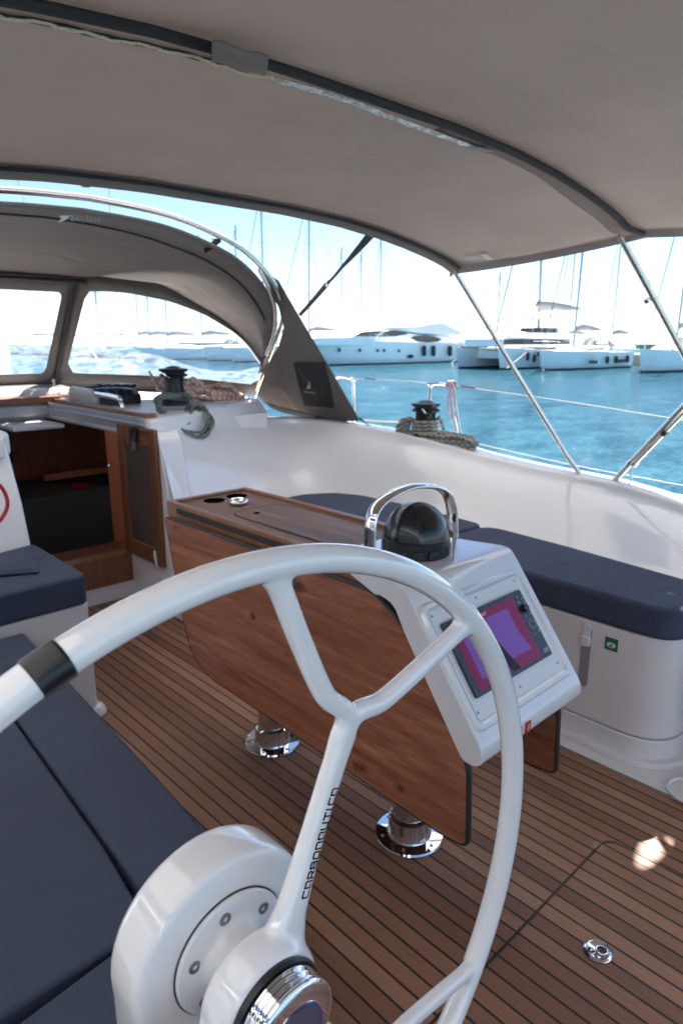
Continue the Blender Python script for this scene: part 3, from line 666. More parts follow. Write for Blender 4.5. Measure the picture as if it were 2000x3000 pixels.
# little red stickers on the lower lip
lip = Vector((0, .8135, .618))
for x in (1.405, 1.448):
    mb = MB(); mb.box((x-.012, .8105, .602), (x+.012, .8138, .632)); st = mb.build('warning_sticker', RED, cons, smooth=False)
    mb = MB(); mb.tube([(x-.004,.8100,.610),(x-.005,.8100,.624),(x+.004,.8100,.626),(x+.005,.8100,.618),(x-.001,.8100,.614)], .0011, 6); mb.build('sticker_symbol', WHITEP, st, smooth=False)
relx = []

# chart plotter -------------------------------------------------
CPp = fpt(1.478, .185, 0); CP = empty('chart_plotter', CPp, 'black chart plotter with a purple and magenta reflection painted on its screen', 'chart plotter')
facepoly(frect(1.297, 1.661, .084, .287, .006), .0036, .0125).build('bezel', mat('plotter_case', (.028,.034,.045), .35, noise=.2, nscale=20), CP, bevel=.0022)
MAG = mat('reflection_magenta', (.03,.003,.018), .10, spec=.35, emis=(.30,.012,.10), es=.06)  # sky reflection painted on the screen and made to glow
PUR = mat('reflection_purple', (.03,.012,.06), .10, spec=.35, emis=(.20,.085,.46), es=.08)
DKS = mat('reflection_dark', (.004,.001,.003), .10, spec=.35)  # dark band of the reflection, painted as its own colour
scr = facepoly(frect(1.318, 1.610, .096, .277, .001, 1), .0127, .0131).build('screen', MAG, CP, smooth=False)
facepoly([(1.345,.122),(1.430,.122),(1.430,.252),(1.345,.252)], .0132, .0134).build('painted_reflection', PUR, scr, smooth=False)
facepoly([(1.462,.118),(1.566,.118),(1.566,.19),(1.585,.245),(1.49,.245),(1.462,.17)], .0132, .0134).build('painted_reflection', PUR, scr, smooth=False)
facepoly([(1.433,.097),(1.452,.097),(1.465,.19),(1.505,.276),(1.472,.276),(1.433,.20)], .0132, .01345).build('painted_reflection', DKS, scr, smooth=False)
def facetext(body, size, x, s, L, m, parent, name='lettering'):
    vs, fs = text_mesh(body, size); mb = MB()
    mb.add([fpt(x+v.x, s-v.y, L) for v in vs], fs); return mb.build(name, m, parent, smooth=False)
facetext('B&G', .013, 1.462, .106, .0142, WHITEP, CP)
# key column
KEY = mat('plotter_keys', (.20,.23,.28), .4)
def disc(x, s, r, L0, L1, m, name, parent=CP, hole=0):
    mb = MB(); n = 20
    a = [fpt(x+r*math.cos(2*PI*i/n), s+r*math.sin(2*PI*i/n), L0) for i in range(n)]; b = [fpt(x+r*.93*math.cos(2*PI*i/n), s+r*.93*math.sin(2*PI*i/n), L1) for i in range(n)]
    if hole:
        c = [fpt(x+hole*math.cos(2*PI*i/n), s+hole*math.sin(2*PI*i/n), L1) for i in range(n)]; d = [fpt(x+hole*math.cos(2*PI*i/n), s+hole*math.sin(2*PI*i/n), L0) for i in range(n)]
        mb.add(a+b+c+d, [(k*n+i, k*n+(i+1) % n, (k+1)*n+(i+1) % n, (k+1)*n+i) for k in range(3) for i in range(n)])
    else: mb.add(a+b, [tuple(range(n, 2*n))]+[(i, (i+1) % n, n+(i+1) % n, n+i) for i in range(n)])
    return mb.build(name, m, parent, ang=50)
for x, s in ((1.630,.103),(1.646,.110),(1.626,.118),(1.648,.125)): disc(x, s, .0042, .0125, .0145, KEY, 'key')
disc(1.634, .139, .0115, .0125, .026, BLACK, 'knob')
for x, s in ((1.626,.160),(1.648,.160),(1.627,.216),(1.649,.212)): disc(x, s, .0036, .0125, .0142, KEY, 'key')
disc(1.638, .188, .0155, .0125, .0145, KEY, 'key_ring', hole=.0125); disc(1.638, .188, .009, .0125, .0150, KEY, 'key_ring', hole=.0065)
facepoly(frect(1.628,1.652,.262,.274,.002), .0126, .0134).build('card_door', KEY, CP, smooth=False)

# compass --------------------------------------------------------
CO = empty('steering_compass', (1.497, 1.252, .99), 'black domed steering compass on the white console in front of the steel handle', 'compass')
c3 = (1.497, 1.252, .988)
R_ = .0985
mb = MB(); mb.lathe([(0,0),(.100,0),(.103,.006),(.101,.035),(.102,.040),(.102,.048),(.098,.052),(0,.052)], c3, 48); mb.build('base', BLACK, CO, ang=40)
for a in (-2.35, -1.9, -1.2, -.6, -2.9, 0, .8, 2):
    m4 = Matrix.Translation(c3) @ Matrix.Rotation(a, 4, 'Z'); mb = MB(); mb.box((.098,-.016,.004),(.1045,.016,.030), m4); mb.build('base_lug', BLACK, CO, bevel=.003)
prof = [(R_*math.cos(t), .052+R_*1.05*math.sin(t)*.98) for t in [PI/2*i/18 for i in range(19)]]; prof[-1] = (0.0005, prof[-1][1])
mb = MB(); mb.lathe([(0,.052)]+prof, c3, 56); mb.build('dome', mat('compass_hood', (.014,.014,.016), .24, coat=.25, noise=.2, nscale=12, rvar=.06), CO, ang=60)
mb = MB()
arc = [Vector(c3)+Vector((R_*1.004*math.cos(t)*math.cos(-1.02), R_*1.004*math.cos(t)*math.sin(-1.02), .052+R_*1.032*math.sin(t))) for t in [PI*.5*i/16 for i in range(17)]]
mb.tube(arc, .0007, 5); mb.build('mould_line', BLACK, CO)
mb = MB(); mb.box((1.402,1.262,.99),(1.425,1.30,1.04)); mb.build('light_socket', BLACK, CO, bevel=.004)

# grab handle ----------------------------------------------------
HN = empty('grab_handle', (1.52, 1.30, .985), 'polished steel arched grab handle over the black compass', 'handle')
hp = [(848,1290),(849,1240),(852,1195),(868,1160),(905,1133),(950,1117),(1000,1119),(1026,1137),(1037,1170),(1038,1200),(1039,1250)]
hp = [ony(a, b, 1.285) for a, b in hp]; hp[0].z = .985; hp[-1].z = .985
mb = MB(); mb.tube(hp, .0135, 14, smooth=7, ell=(1.7, .62), up=(0, 1, 0)); mb.build('arch', STEEL, HN, ang=80)

# ================================================================== STEERING PEDESTAL
AX = Vector((.311, 0, .964)); HX, HZ = .306, .980
PD = empty('steering_pedestal', (.311, .56, 0), 'white glossy steering pedestal with a bolted round flange behind the wheel', 'pedestal')
R1 = .108; PCX, PCZ = .314, .980
arc = [(AX.x+R1*math.cos(t), AX.z+R1*math.sin(t)) for t in [math.radians(a) for a in range(-5, 186, 8)]]
def pedloop(y, r, dz, zb, wb, n=28):
    top = [(PCX+r*math.cos(math.radians(a)), y, PCZ+dz+r*math.sin(math.radians(a))) for a in [-8+196*i/n for i in range(n+1)]]
    xl, zl = top[-1][0], top[-1][2]; xr = top[0][0]
    left = [(xl+(wb*t*t), y, zl-(zl-zb)*t) for t in (.12,.3,.55,.8,1)]
    right = [(xr-(wb*t*t), y, zl-(zl-zb)*t) for t in (1,.8,.55,.3,.12)]
    return top+left+right
loops = [(.500, .072, 0), (.500, .098, 0), (.5008, .1020, 0), (.5030, .1050, 0), (.507, .1070, 0), (.513, .1080, 0), (.53, .1085, 0), (.545, .1085, 0), (.550, .108, 0), (.555, .106, 0), (.559, .100, 0), (.560, .07, 0)]
rows = [pedloop(y, r, dz, .0, .01) for y, r, dz in loops]
mb = MB(); m_ = len(rows[0]); vs = [p for r in rows for p in r]
mb.add(vs, [(i*m_+j, i*m_+(j+1) % m_, (i+1)*m_+(j+1) % m_, (i+1)*m_+j) for i in range(len(rows)-1) for j in range(m_)]+[tuple(range(m_)), tuple(range((len(rows)-1)*m_, len(rows)*m_))[::-1]])
mb.build('housing', GEL, PD, ang=45)
FLG = mat('flange_white', (.72,.72,.73), .2, coat=.3, noise=.04)
FC = (PCX, 0, PCZ)
mb = MB(); mb.lathe([(0,.4998),(.0672,.4998),(.0676,.4988),(0,.4980)], FC, 56, 'y'); mb.build('dirt_ring', mat('grime', (.10,.085,.06), .9, noise=.5, nscale=90), PD, smooth=False)
prf = [(0,.499,0),(.0655,.499,0),(.0660,.4965,0),(.0645,.4940,0),(.047,.4925,0),(.040,.4905,.1),(.0362,.486,.2),(.0350,.478,.5),(.0350,.452,1),(0,.452,1)]
mb = MB()
for r_, y_, k_ in prf:
    for j_ in range(56):
        a_ = 2*PI*j_/56; mb.v.append((PCX+(HX-PCX)*k_+r_*math.cos(a_), y_, PCZ+(HZ-PCZ)*k_+r_*math.sin(a_)))
mb.f += [(i_*56+j_, i_*56+(j_+1) % 56, (i_+1)*56+(j_+1) % 56, (i_+1)*56+j_) for i_ in range(len(prf)-1) for j_ in range(56)]
fl = mb.build('flange', FLG, PD, ang=50)
for a in (38, 100, 160, 221, 281, 341):
    t = math.radians(a); px_, pz_ = PCX+.0492*math.cos(t), PCZ+.0492*math.sin(t)
    mb = MB(); mb.lathe([(0,.4945),(.0068,.4945),(.0068,.4920),(.0060,.4915),(.0028,.4917),(.0026,.4930),(0,.4930)], (px_,0,pz_), 18, 'y'); sc_ = mb.build('flange_screw', SCREW, fl, ang=40)
    mb = MB(); mb.lathe([(0,.4932),(.0025,.4932),(0,.4928)], (px_,0,pz_), 6, 'y'); mb.build('hex_socket', BLACK, sc_, smooth=False)

# ================================================================== STEERING WHEEL
WY = .445
WH = empty('helm', (AX.x, WY, AX.z), 'large white yacht steering wheel with forked spokes and a black tape band', 'helm wheel')
mb = MB(); RW = .450
mb.tube([(AX.x+RW*math.cos(t), WY, AX.z+RW*math.sin(t)) for t in [2*PI*i/160 for i in range(160)]], .0145, 20, closed=True, ell=(1.12, 1.0), up=(0, 1, 0))
def wp(r, ang, y=WY): t = math.radians(ang); return Vector((AX.x+r*math.cos(t), y, AX.z+r*math.sin(t)))
def spokebar(pts, hw, ht, n=18):
    """bar through wheel-plane points: half widths in the plane, half thicknesses along the axle"""
    mbx = MB(); P = [Vector(p) for p in pts]; m = len(P); vs = []
    for i in range(m):
        t = (P[min(i+1, m-1)]-P[max(i-1, 0)]).normalized(); side = t.cross(Vector((0, 1, 0))).normalized(); fr = side.cross(t).normalized()
        for j in range(n):
            a = 2*PI*j/n; ca, sa = math.cos(a), math.sin(a)
            e = .8; ca = math.copysign(abs(ca)**e, ca); sa = math.copysign(abs(sa)**e, sa)
            vs.append(P[i]+side*ca*hw[i]+fr*sa*ht[i])
    mb.add(vs, [(i*n+j, i*n+(j+1) % n, (i+1)*n+(j+1) % n, (i+1)*n+j) for i in range(m-1) for j in range(n)]+[tuple(range(n))[::-1], tuple(range((m-1)*n, m*n))])
A0 = 65.0
def dens(keys, vals, k=5):
    out = []
    for i in range(len(keys)-1):
        for j in range(k):
            t = j/k; out.append(keys[i]+(keys[i+1]-keys[i])*t)
    return out+[keys[-1]]
for q in range(3):
    a = A0-120*q
    rs_ = [.0, .04, .065, .09, .12, .16, .20, .24, .275]
    spokebar([wp(r, a, WY-.006*(1-min(1, r/.2))) for r in rs_], [.052, .042, .028, .0190, .0158, .0142, .0134, .0136, .0165], [.016, .015, .0135, .0125, .0118, .011, .0105, .0105, .0105])
    for s in (1, -1):
        J = wp(.262, a); E_ = wp(.447, a+s*21.3); d = (E_-J)
        ctl = [J-(wp(.262, a)-wp(.22, a)), J+(wp(.30, a+s*1.0)-J)*.7, J+d*.28+(wp(.30,a)-J)*.12, J+d*.6, J+d*.86, E_]
        cp, _ = catmull(ctl, 5)
        hw = []
        for i in range(len(cp)):
            t = i/(len(cp)-1); hw.append(.0112+(.0035*(max(0, (t-.80))/.20)**2*2.6)+(.003*max(0, .3-t)/.3))
        spokebar(cp, hw, [.0105]*len(cp))
mb.lathe([(0, WY-.032),(.048, WY-.032),(.055, WY-.029),(.0595, WY-.020),(.061, WY-.004),(.058, WY+.010),(.048, WY+.016),(0, WY+.016)], (HX,0,HZ), 48, 'y')
wf = mb.build('wheel_frame', WHEELW, WH, smooth=True, ang=180)
rm = wf.modifiers.new('remesh', 'REMESH'); rm.mode = 'VOXEL'; rm.voxel_size = .0024; rm.use_smooth_shade = True
smd = wf.modifiers.new('smooth', 'SMOOTH'); smd.factor = .5; smd.iterations = 16
dg = bpy.context.evaluated_depsgraph_get(); wf_m = bpy.data.meshes.new_from_object(wf.evaluated_get(dg)); wf.modifiers.clear(); wf.data = wf_m
for p in wf_m.polygons: p.use_smooth = True
wf_m.materials.clear(); wf_m.materials.append(WHEELW)
bpy.context.view_layer.update()
bvh = BVHTree.FromPolygons([wf.matrix_world @ v.co for v in wf_m.vertices], [tuple(p.vertices) for p in wf_m.polygons])
# black tape round the rim
mb = MB(); tp = [wp(RW, 109.9+3.2*i/10) for i in range(11)]
mb.tube(tp, .0148, 24, ell=(1.12, 1.0), up=(0, 1, 0), caps=False); mb.build('tape_band', TAPE, WH, ang=60, solid=.0006, off=1)
# lettering, laid on the aft side of the upper spoke
def stroke_poly(pts, wdt):
    """thick polyline as quads in 2-D (mitred)"""
    out = []; P = [Vector(p) for p in pts]
    for i in range(len(P)-1):
        t = (P[i+1]-P[i]).normalized(); s = Vector((-t.y, t.x))*wdt/2; e = t*wdt/2
        a, b = P[i]-e, P[i+1]+e
        n = max(1, int((b-a).length/.12))
        for j in range(n):
            c, d = a.lerp(b, j/n), a.lerp(b, (j+1)/n); out.append([c-s, d-s, d+s, c+s])
    return out
GL = {'C': [[(1,1),(.15,1),(0,.85),(0,.15),(.15,0),(1,0)]], 'A': [[(0,0),(0,1),(.85,1),(1,.85),(1,0)]], 'R': [[(0,0),(0,1),(.85,1),(1,.85),(1,.6),(.85,.45),(.25,.45)],[(.6,.45),(1,0)]],
      'B': [[(0,0),(0,1),(.8,1),(.95,.85),(.95,.65),(.8,.52),(0,.52)],[(.8,.52),(1,.4),(1,.15),(.85,0),(0,0)]], 'O': [[(.15,0),(.85,0),(1,.15),(1,.85),(.85,1),(.15,1),(0,.85),(0,.15),(.15,0)]],
      'N': [[(0,0),(0,1),(.85,1),(1,.85),(1,0)]], 'U': [[(0,1),(0,.15),(.15,0),(1,0),(1,1)]], 'T': [[(0,1),(1.1,1)],[(.55,1),(.55,0)]], 'I': [[(0,0),(0,1)]]}
ta = math.radians(A0); du = Vector((math.cos(ta), 0, math.sin(ta))); dv = Vector((-math.sin(ta), 0, math.cos(ta)))   # reading direction, letter-up direction
def onwheel(u, v):
    p = Vector((AX.x, 0, AX.z))+du*u+dv*v; hit = bvh.ray_cast(p+Vector((0, -.2, 0)), Vector((0, 1, 0)))
    return (hit[0]+Vector((0, -.00035, 0))) if hit[0] else p+Vector((0, WY-.012, 0))
word = 'CARBONAUTICA'; u = .110; H_ = .0084; Wd = .0066; gap_ = .0031; v0 = -.0062
mbl = MB(); mbr = MB()
for ch in word:
    wch = 0.2 if ch == 'I' else (1.1 if ch == 'T' else 1.0)
    for st in GL[ch]:
        for quad in stroke_poly(st, .25):
            mbl.add([onwheel(u+q.x*Wd, v0+q.y*H_) for q in quad], [(0,1,2,3)])
    if ch == 'A':
        cu, cv = u+.45*Wd, v0+.12*H_
        mbr.add([onwheel(cu+.0017*math.cos(t), cv+.0017*math.sin(t)) for t in [2*PI*i/12 for i in range(12)]], [tuple(range(12))])
    u += wch*Wd+gap_ if ch != 'I' else .3*Wd+gap_
for (a, b) in (((.150, -.0086), (u+.0, -.0086)), ((.150, -.0086), (.138, -.0066))):
    a = Vector(a); b = Vector(b); n = 16
    for j in range(n):
        c, d = a.lerp(b, j/n), a.lerp(b, (j+1)/n); t = (d-c).normalized(); s = Vector((-t.y, t.x))*.0004
        mbl.add([onwheel(*(c-s)), onwheel(*(d-s)), onwheel(*(d+s)), onwheel(*(c+s))], [(0,1,2,3)])
mbl.build('lettering', LETTER, WH, smooth=False, fixn=False); 
for k in range(0, len(mbr.f)):
    md_ = MB(); md_.add([mbr.v[i] for i in mbr.f[k]], [tuple(range(len(mbr.f[k])))]); md_.build('red_dot', RED, WH, smooth=False, fixn=False)
# chrome hub nut with rings and badge
mb = MB(); mb.lathe([(0,WY-.030),(.0515,WY-.030),(.0525,WY-.034),(.0505,WY-.037),(0,WY-.037)], (HX,0,HZ), 64, 'y'); mb.build('hub_washer', BLACK, WH, ang=40)
pr = [(0,.409),(.046,.409)]
for k in range(3):
    yb = .4085-k*.0065; rk = .0480-.0004*k
    pr += [(rk-.003, yb-.0005), (rk, yb-.0022), (rk+.0003, yb-.0035), (rk, yb-.0048), (rk-.0030, yb-.0057), (rk-.0031, yb-.0064)]
yb = .4085-.0195
pr += [(.0475,yb-.0005),(.0482,yb-.0022),(.0472,yb-.0042),(.0445,yb-.0055),(.037,yb-.0075),(.0315,yb-.0082),(.0312,yb-.0086),(0,yb-.0086)]
mb = MB(); mb.lathe([(r,y) for r,y in pr], (HX,0,HZ), 72, 'y'); hc = mb.build('hub_cap', CHROME, WH, ang=40)
yf = yb-.0087
mb = MB(); mb.lathe([(0,yf),(.0300,yf),(.0300,yf-.0008),(0,yf-.0009)], (HX,0,HZ), 48, 'y'); mb.build('badge', BADGE, hc, smooth=False)
mb = MB(); mb.lathe([(.0282,yf-.0009),(.0300,yf-.0009),(.0300,yf-.0013),(.0282,yf-.0013)], (HX,0,HZ), 48, 'y'); mb.f = mb.f[:-2]; mb.build('badge_ring', PURPLE, hc, smooth=False)
vs, fs = text_mesh('Jefa', .020, 1.0, .25); R4 = Matrix.Rotation(math.radians(-5), 4, 'Y')
mb = MB(); mb.add([Vector((HX, yf-.0014, HZ+.002))+Vector((v.x, 0, v.y)) for v in vs], fs); mb.build('badge_lettering', PURPLE, hc, smooth=False)
vs, fs = text_mesh('Steering', .009, 1.0, .25)
mb = MB(); mb.add([Vector((HX+.003, yf-.0014, HZ-.011))+Vector((v.x, 0, v.y)) for v in vs], fs); mb.build('badge_lettering', PURPLE, hc, smooth=False)

# flush lifting ring in the sole hatch ---------------------------
p = onz(1372, 2184, .002)
LR = empty('deck_lift_ring', (p.x, p.y, 0), 'small round polished flush lifting ring in the teak hatch', 'lift ring')
mb = MB(); mb.lathe([(0,.001),(.0375,.001),(.0385,.003),(.036,.005),(.031,.006),(.028,.0035),(0,.0035)], (p.x,p.y,0), 40); mb.build('flange', CHROME, LR, ang=50)
mb = MB(); mb.lathe([(0,0),(.0165,0),(.016,.0004),(0,.0004)], (p.x+.006,p.y-.008,.0037), 28); mb.lathe([(0,0),(.0095,0),(.009,.0004),(0,.0004)], (p.x-.012,p.y+.014,.0037), 24); mb.build('pocket', BLACK, LR, smooth=False)
mb = MB(); mb.tube([(p.x+.006+.0145*math.cos(t), p.y-.008+.0145*math.sin(t), .0062) for t in [2*PI*i/28 for i in range(28)]], .0026, 8, closed=True)
mb.tube([(p.x-.005,p.y+.003,.0062),(p.x-.012,p.y+.012,.0062),(p.x-.018,p.y+.010,.0062)], .0022, 8, smooth=3); mb.build('ring', CHROME, LR, ang=80)

# ================================================================== BIMINI
BM = empty('bimini', (XC, 1.3, 1.95), 'taupe canvas bimini on steel bows stretched over the cockpit', 'bimini')
def interp(tab, t):
    for i in range(len(tab)-1):
        if t <= tab[i+1][0]:
            a, b = tab[i], tab[i+1]; f = (t-a[0])/(b[0]-a[0]) if b[0] > a[0] else 0
            return tuple(a[k]*(1-f)+b[k]*f for k in range(1, len(a)))
    return tuple(tab[-1][1:])
# half section of a bow: x offset from the centreline -> drop below the crown
drop = [(0,0),(.3,.0),(.6,.012),(.85,.036),(1.05,.066),(1.2,.094),(1.30,.116),(1.36,.135),(1.40,.152)]
def bz(crown, x, k=1.0, cx=XC): return crown-interp(drop, min(1.40, abs(x-cx)))[0]*k
MY, MC, MK, MX = 1.27, 2.181, .96, 1.34
bows = [(2.20, 2.112, 1.0, XC), (MY, MC, MK, MX), (.25, 2.15, .95, MX), (-.95, 2.05, .95, XC)]
def canopy_pt(x, y):
    # crown height along Y with slight sag between bows
    for i in range(len(bows)-1):
        ya, za, ka, ca = bows[i]; yb, zb, kb, cb = bows[i+1]
        if y >= yb or i == len(bows)-2:
            t = (ya-y)/(ya-yb); crown = za*(1-t)+zb*t - .012*4*t*(1-t)*(1 if 0 <= t <= 1 else 0); k = ka*(1-t)+kb*t
            return (x, y, bz(crown, x, k, ca*(1-t)+cb*t))
rows = []
ys = [2.255, 2.245, 2.235, 2.2]+[2.2-(2.2-MY)*i/14 for i in range(1, 15)]+[MY-(MY-.25)*i/10 for i in range(1, 11)]+[.25-1.2*i/8 for i in range(1, 9)]
xs = [XC+1.40*math.sin(PI/2*i/22) if 0 else XC+1.40*i/22 for i in range(-22, 23)]
for y in ys:
    r = [canopy_pt(x, min(y, 2.2)) for x in xs]; r = [(p[0], y, p[2]-(.012 if y > 2.24 else .002 if y > 2.2 else 0)) for p in r]
    # side valance hanging a little
    e = r[-1]; s = r[0]
    r = [(s[0]-.006, s[1], s[2]-.030), (s[0]-.004, s[1], s[2]-.015)]+r+[(e[0]+.004, e[1], e[2]-.015), (e[0]+.006, e[1], e[2]-.030)]
    rows.append(r)
mb = MB(); mb.grid(rows); can = mb.build('canopy', CANVAS, BM, ang=180, solid=.0025, off=1)
def bow_line(y, crown, k, dz, x0=-1.385, x1=1.385, n=40, dy=0, cx=XC):
    return [Vector((XC+x0+(x1-x0)*i/n, y+dy, bz(crown, XC+x0+(x1-x0)*i/n, k, cx)+dz)) for i in range(n+1)]
# front hem: fabric sleeve round the front bow with a dark seam
mb = MB(); mb.tube(bow_line(2.222, 2.112, 1, -.016), .019, 12, ell=(.9, 1.2), up=(0,0,1)); mb.build('front_sleeve', CANVASF, BM, ang=80)
mb = MB(); mb.tube(bow_line(2.180, 2.112, 1, -.012), .0055, 8, ell=(1,1.7), up=(0,0,1)); mb.build('front_seam', CANVASD, BM, ang=80)
# bulge of rolled cloth hanging from the front hem
a = ony(160, 405, 2.23); b = ony(232, 405, 2.23)
mb = MB(); mb.tube([(a.x, 2.22, a.z+.012), (a.x+.03, 2.225, a.z+.004), ((a.x+b.x)/2, 2.228, a.z-.002), (b.x-.03, 2.225, b.z+.006), (b.x, 2.22, b.z+.014)], [.012,.024,.030,.022,.010], 12, smooth=5, ell=(.8,1)); mb.build('cloth_fold', CANVASF, BM, ang=80)
# middle bow: dark zipped sleeve, and the clear pocket with its light strip in front
mb = MB(); mb.tube(bow_line(MY, MC, MK, -.016, -1.385, 1.37, cx=MX), .0125, 12, ell=(.8, 1.15), up=(0,0,1)); mb.build('bow_sleeve', CANVASD, BM, ang=80)
LP = [(-100,5),(0,42),(120,62),(240,91),(360,115),(480,145),(560,172),(640,186),(720,207),(800,232),(880,263),(960,293),(1040,322),(1082,338)]
lp = []
for i, (a, b) in enumerate(LP):
    # intersection with the canopy between the bows
    p = onz(a, b, 2.14)
    for _ in range(8): p = onz(a, b, canopy_pt(p.x, min(2.2, max(-.9, p.y)))[2]-.012)
    lp.append(p)
YEL = mat('yellow_led_tape', (.66, .52, .22), .5, noise=.45, nscale=120, col2=(.8,.78,.7)); 
def clear():
    m = bpy.data.materials.new('clear_tube'); m.use_nodes = True; nt = m.node_tree; b = nt.nodes['Principled BSDF']
    b.inputs['Base Color'].default_value = (.92,.93,.92,1); b.inputs['Roughness'].default_value = .2; b.inputs['Specular IOR Level'].default_value = .9
    tc = nt.nodes.new('ShaderNodeTexCoord'); n = nt.nodes.new('ShaderNodeTexNoise'); n.inputs['Scale'].default_value = 38; n.inputs['Distortion'].default_value = .8; nt.links.new(tc.outputs['Object'], n.inputs[0])
    bp = nt.nodes.new('ShaderNodeBump'); bp.inputs['Distance'].default_value = .01; nt.links.new(n.outputs['Fac'], bp.inputs['Height']); nt.links.new(bp.outputs[0], b.inputs['Normal'])
    mr = nt.nodes.new('ShaderNodeMapRange'); mr.inputs[1].default_value = .42; mr.inputs[2].default_value = .62; mr.inputs[3].default_value = .35; mr.inputs[4].default_value = 1
    nt.links.new(n.outputs['Fac'], mr.inputs[0]); nt.links.new(mr.outputs[0], b.inputs['Alpha']); return m
CLR = clear()
lps, _ = catmull(lp, 8)
LS = empty('light_strip', tuple(lps[len(lps)//2]), 'yellow light tape in a clear pocket under the canvas beside the dark middle bow', 'light strip')
mb = MB(); mb.tube([p+Vector((0, .004*math.sin(i*.8)+.002*math.sin(i*2.3), .003)) for i, p in enumerate(lps)], .0055, 6, ell=(.4, 1), up=(0,0,1)); mb.build('light_tape', YEL, LS, ang=80)
mb = MB(); mb.tube([p+Vector((0, .004-.002*math.sin(i*1.1), .006)) for i, p in enumerate(lps[:44])], .011, 6, ell=(.25, 1), up=(0,0,1)); mb.build('pocket_edge', CANVASD, LS, ang=80)
mb = MB(); mb.tube([p+Vector((0, -.002+.001*math.sin(i*1.7), -.001+.001*math.sin(i*2.9))) for i, p in enumerate(lps[56:])], .0135, 8, ell=(.30, 1), up=(0,0,1), caps=False); mb.build('clear_pocket', CLR, LS, ang=80)
# cloth flap wrapped over bow and strip
fa = [on(*p, (0, 1.4, 2.13), (0, 0, 1)) for p in ((492,124),(612,158),(622,172),(600,192),(575,186),(484,160))]
fp = []
for (a, b) in ((490,122),(618,158),(600,190),(484,158)):
    p = onz(a, b, 2.14)
    for _ in range(6): p = onz(a, b, canopy_pt(p.x, p.y)[2]-.052)
    fp.append(p)
mb = MB(); rows = []
for i in range(9):
    t = i/8; r = []
    for j in range(9):
        s = j/8; p = (fp[0]*(1-s)+fp[1]*s)*(1-t)+(fp[3]*(1-s)+fp[2]*s)*t
        r.append(p+Vector((0, 0, .020*(2*t-1)**2+.003*math.sin(s*9))))
    rows.append(r)
mb.grid(rows); mb.build('flap', CANVASF, BM, solid=.003, ang=180)
# doubled cloth along the starboard part of the middle bow and chafe patch at its end
mb = MB(); R = []
for i in range(25):
    x = 1.62+(2.885-1.62)*i/24; wv = .045+.03*math.sin(i*.5)*.2+.035*(i/24)
    R.append([tuple(Vector(canopy_pt(x, MY+d))+Vector((0,0,-.0035-(.002 if 0 < j < 3 else 0)))) for j, d in enumerate((.012, .03, wv, wv+.012))])
mb.grid(R); mb.build('doubling', CANVASF, BM, ang=180, solid=.003)
mb = MB(); mb.prism(rrect(2.70, 2.885, MY-.07, MY+.10, .02), 0, .001)
# end tab of the pocket
p = lps[-1]; mb = MB(); mb.tube([p+Vector((-.02,0,-.002)), p+Vector((.03,-.015,-.004)), p+Vector((.065,-.035,-.006))], [.014,.015,.006], 8, smooth=4, ell=(.35,1), up=(0,0,1)); mb.build('pocket_tab', CANVAS, BM, ang=80)
# corner patches where bows leave the canvas
# frame legs
ft = ony(1042, 618, 2.2); pv = onx(1430, 548, 2.895)
fl0 = Vector((2.895, 2.205, 1.955)); foot1 = onx(1337, 1097, 3.40); knee = onx(1302, 1048, 3.375); top1 = onx(1040, 617, 2.90)
mb = MB(); mb.tube([top1+Vector((-.03, 0, .03)), top1, top1.lerp(knee, .5), knee, foot1], .0125, 12); mb.build('bow_leg', STRUTM, BM, ang=80)
top2 = onx(1424, 545, 2.90); m2 = onx(1515, 712, 3.06); e2 = onx(1568, 812, 3.16); far2 = e2+(e2-m2)*1.0
mb = MB(); mb.tube([top2+Vector((-.02, 0, .02)), top2, m2, e2, far2], .0135, 12); mb.build('bow_leg', STRUTM, BM, ang=80)
for (a, b, X) in ((1431,558,2.92),(1484,652,3.02),(1486,690,3.03)):
    p = onx(a, b, X); d = (e2-top2).normalized(); mb = MB(); mb.tube([p-d*.008, p+d*.008], .0165, 12); mb.build('collar', STEEL, BM)
sp0 = onx(1404, 1110, 3.42); sp1 = onx(1568, 934, 3.26); spe = sp1+(sp1-sp0)*.9
mb = MB(); mb.tube([sp0, sp1, spe], .0145, 12); mb.build('strut', STRUTM, BM, ang=80)
q0 = onx(1452, 1070, 3.375); q1 = onx(1575, 942, 3.24)
dq = (q1-q0).normalized()
mb = MB(); mb.tube([q0, q1+dq*.4], .010, 12); mb.build('strut', STRUTM, BM, ang=80)
for t in (.05, .62):
    p = q0.lerp(q1, t); mb = MB(); mb.tube([p-dq*.012, p+dq*.012], .0155, 12); mb.build('collar', BLACK if t > .3 else STEEL, BM)
p = sp0.lerp(sp1, .30); ds = (sp1-sp0).normalized(); mb = MB(); mb.tube([p-ds*.012, p+ds*.012], .019, 14); mb.build('collar', STEEL, BM)
mb = MB(); mb.box((foot1.x-.03, foot1.y-.025, foot1.z-.02), (foot1.x+.03, foot1.y+.025, foot1.z+.004)); mb.build('deck_fitting', STEEL, BM, bevel=.004)
mb = MB(); mb.box((sp0.x-.03, sp0.y-.03, sp0.z-.03), (sp0.x+.03, sp0.y+.03, sp0.z)); mb.build('deck_fitting', STEEL, BM, bevel=.004)
# white cord looping from the strut
cdp = [onx(a, b, 3.40-.0006*(1405-1405)) for a, b in ((1450,1074),(1447,1105),(1425,1142),(1395,1165),(1374,1172),(1360,1176))]
mb = MB(); mb.tube(cdp, .0042, 8, smooth=6); o = mb.build('cord', mat('white_cord', (.75,.75,.75), .7), None, ang=80); tag(o, 'thin white cord looping below the slanting steel strut at right', 'cord')
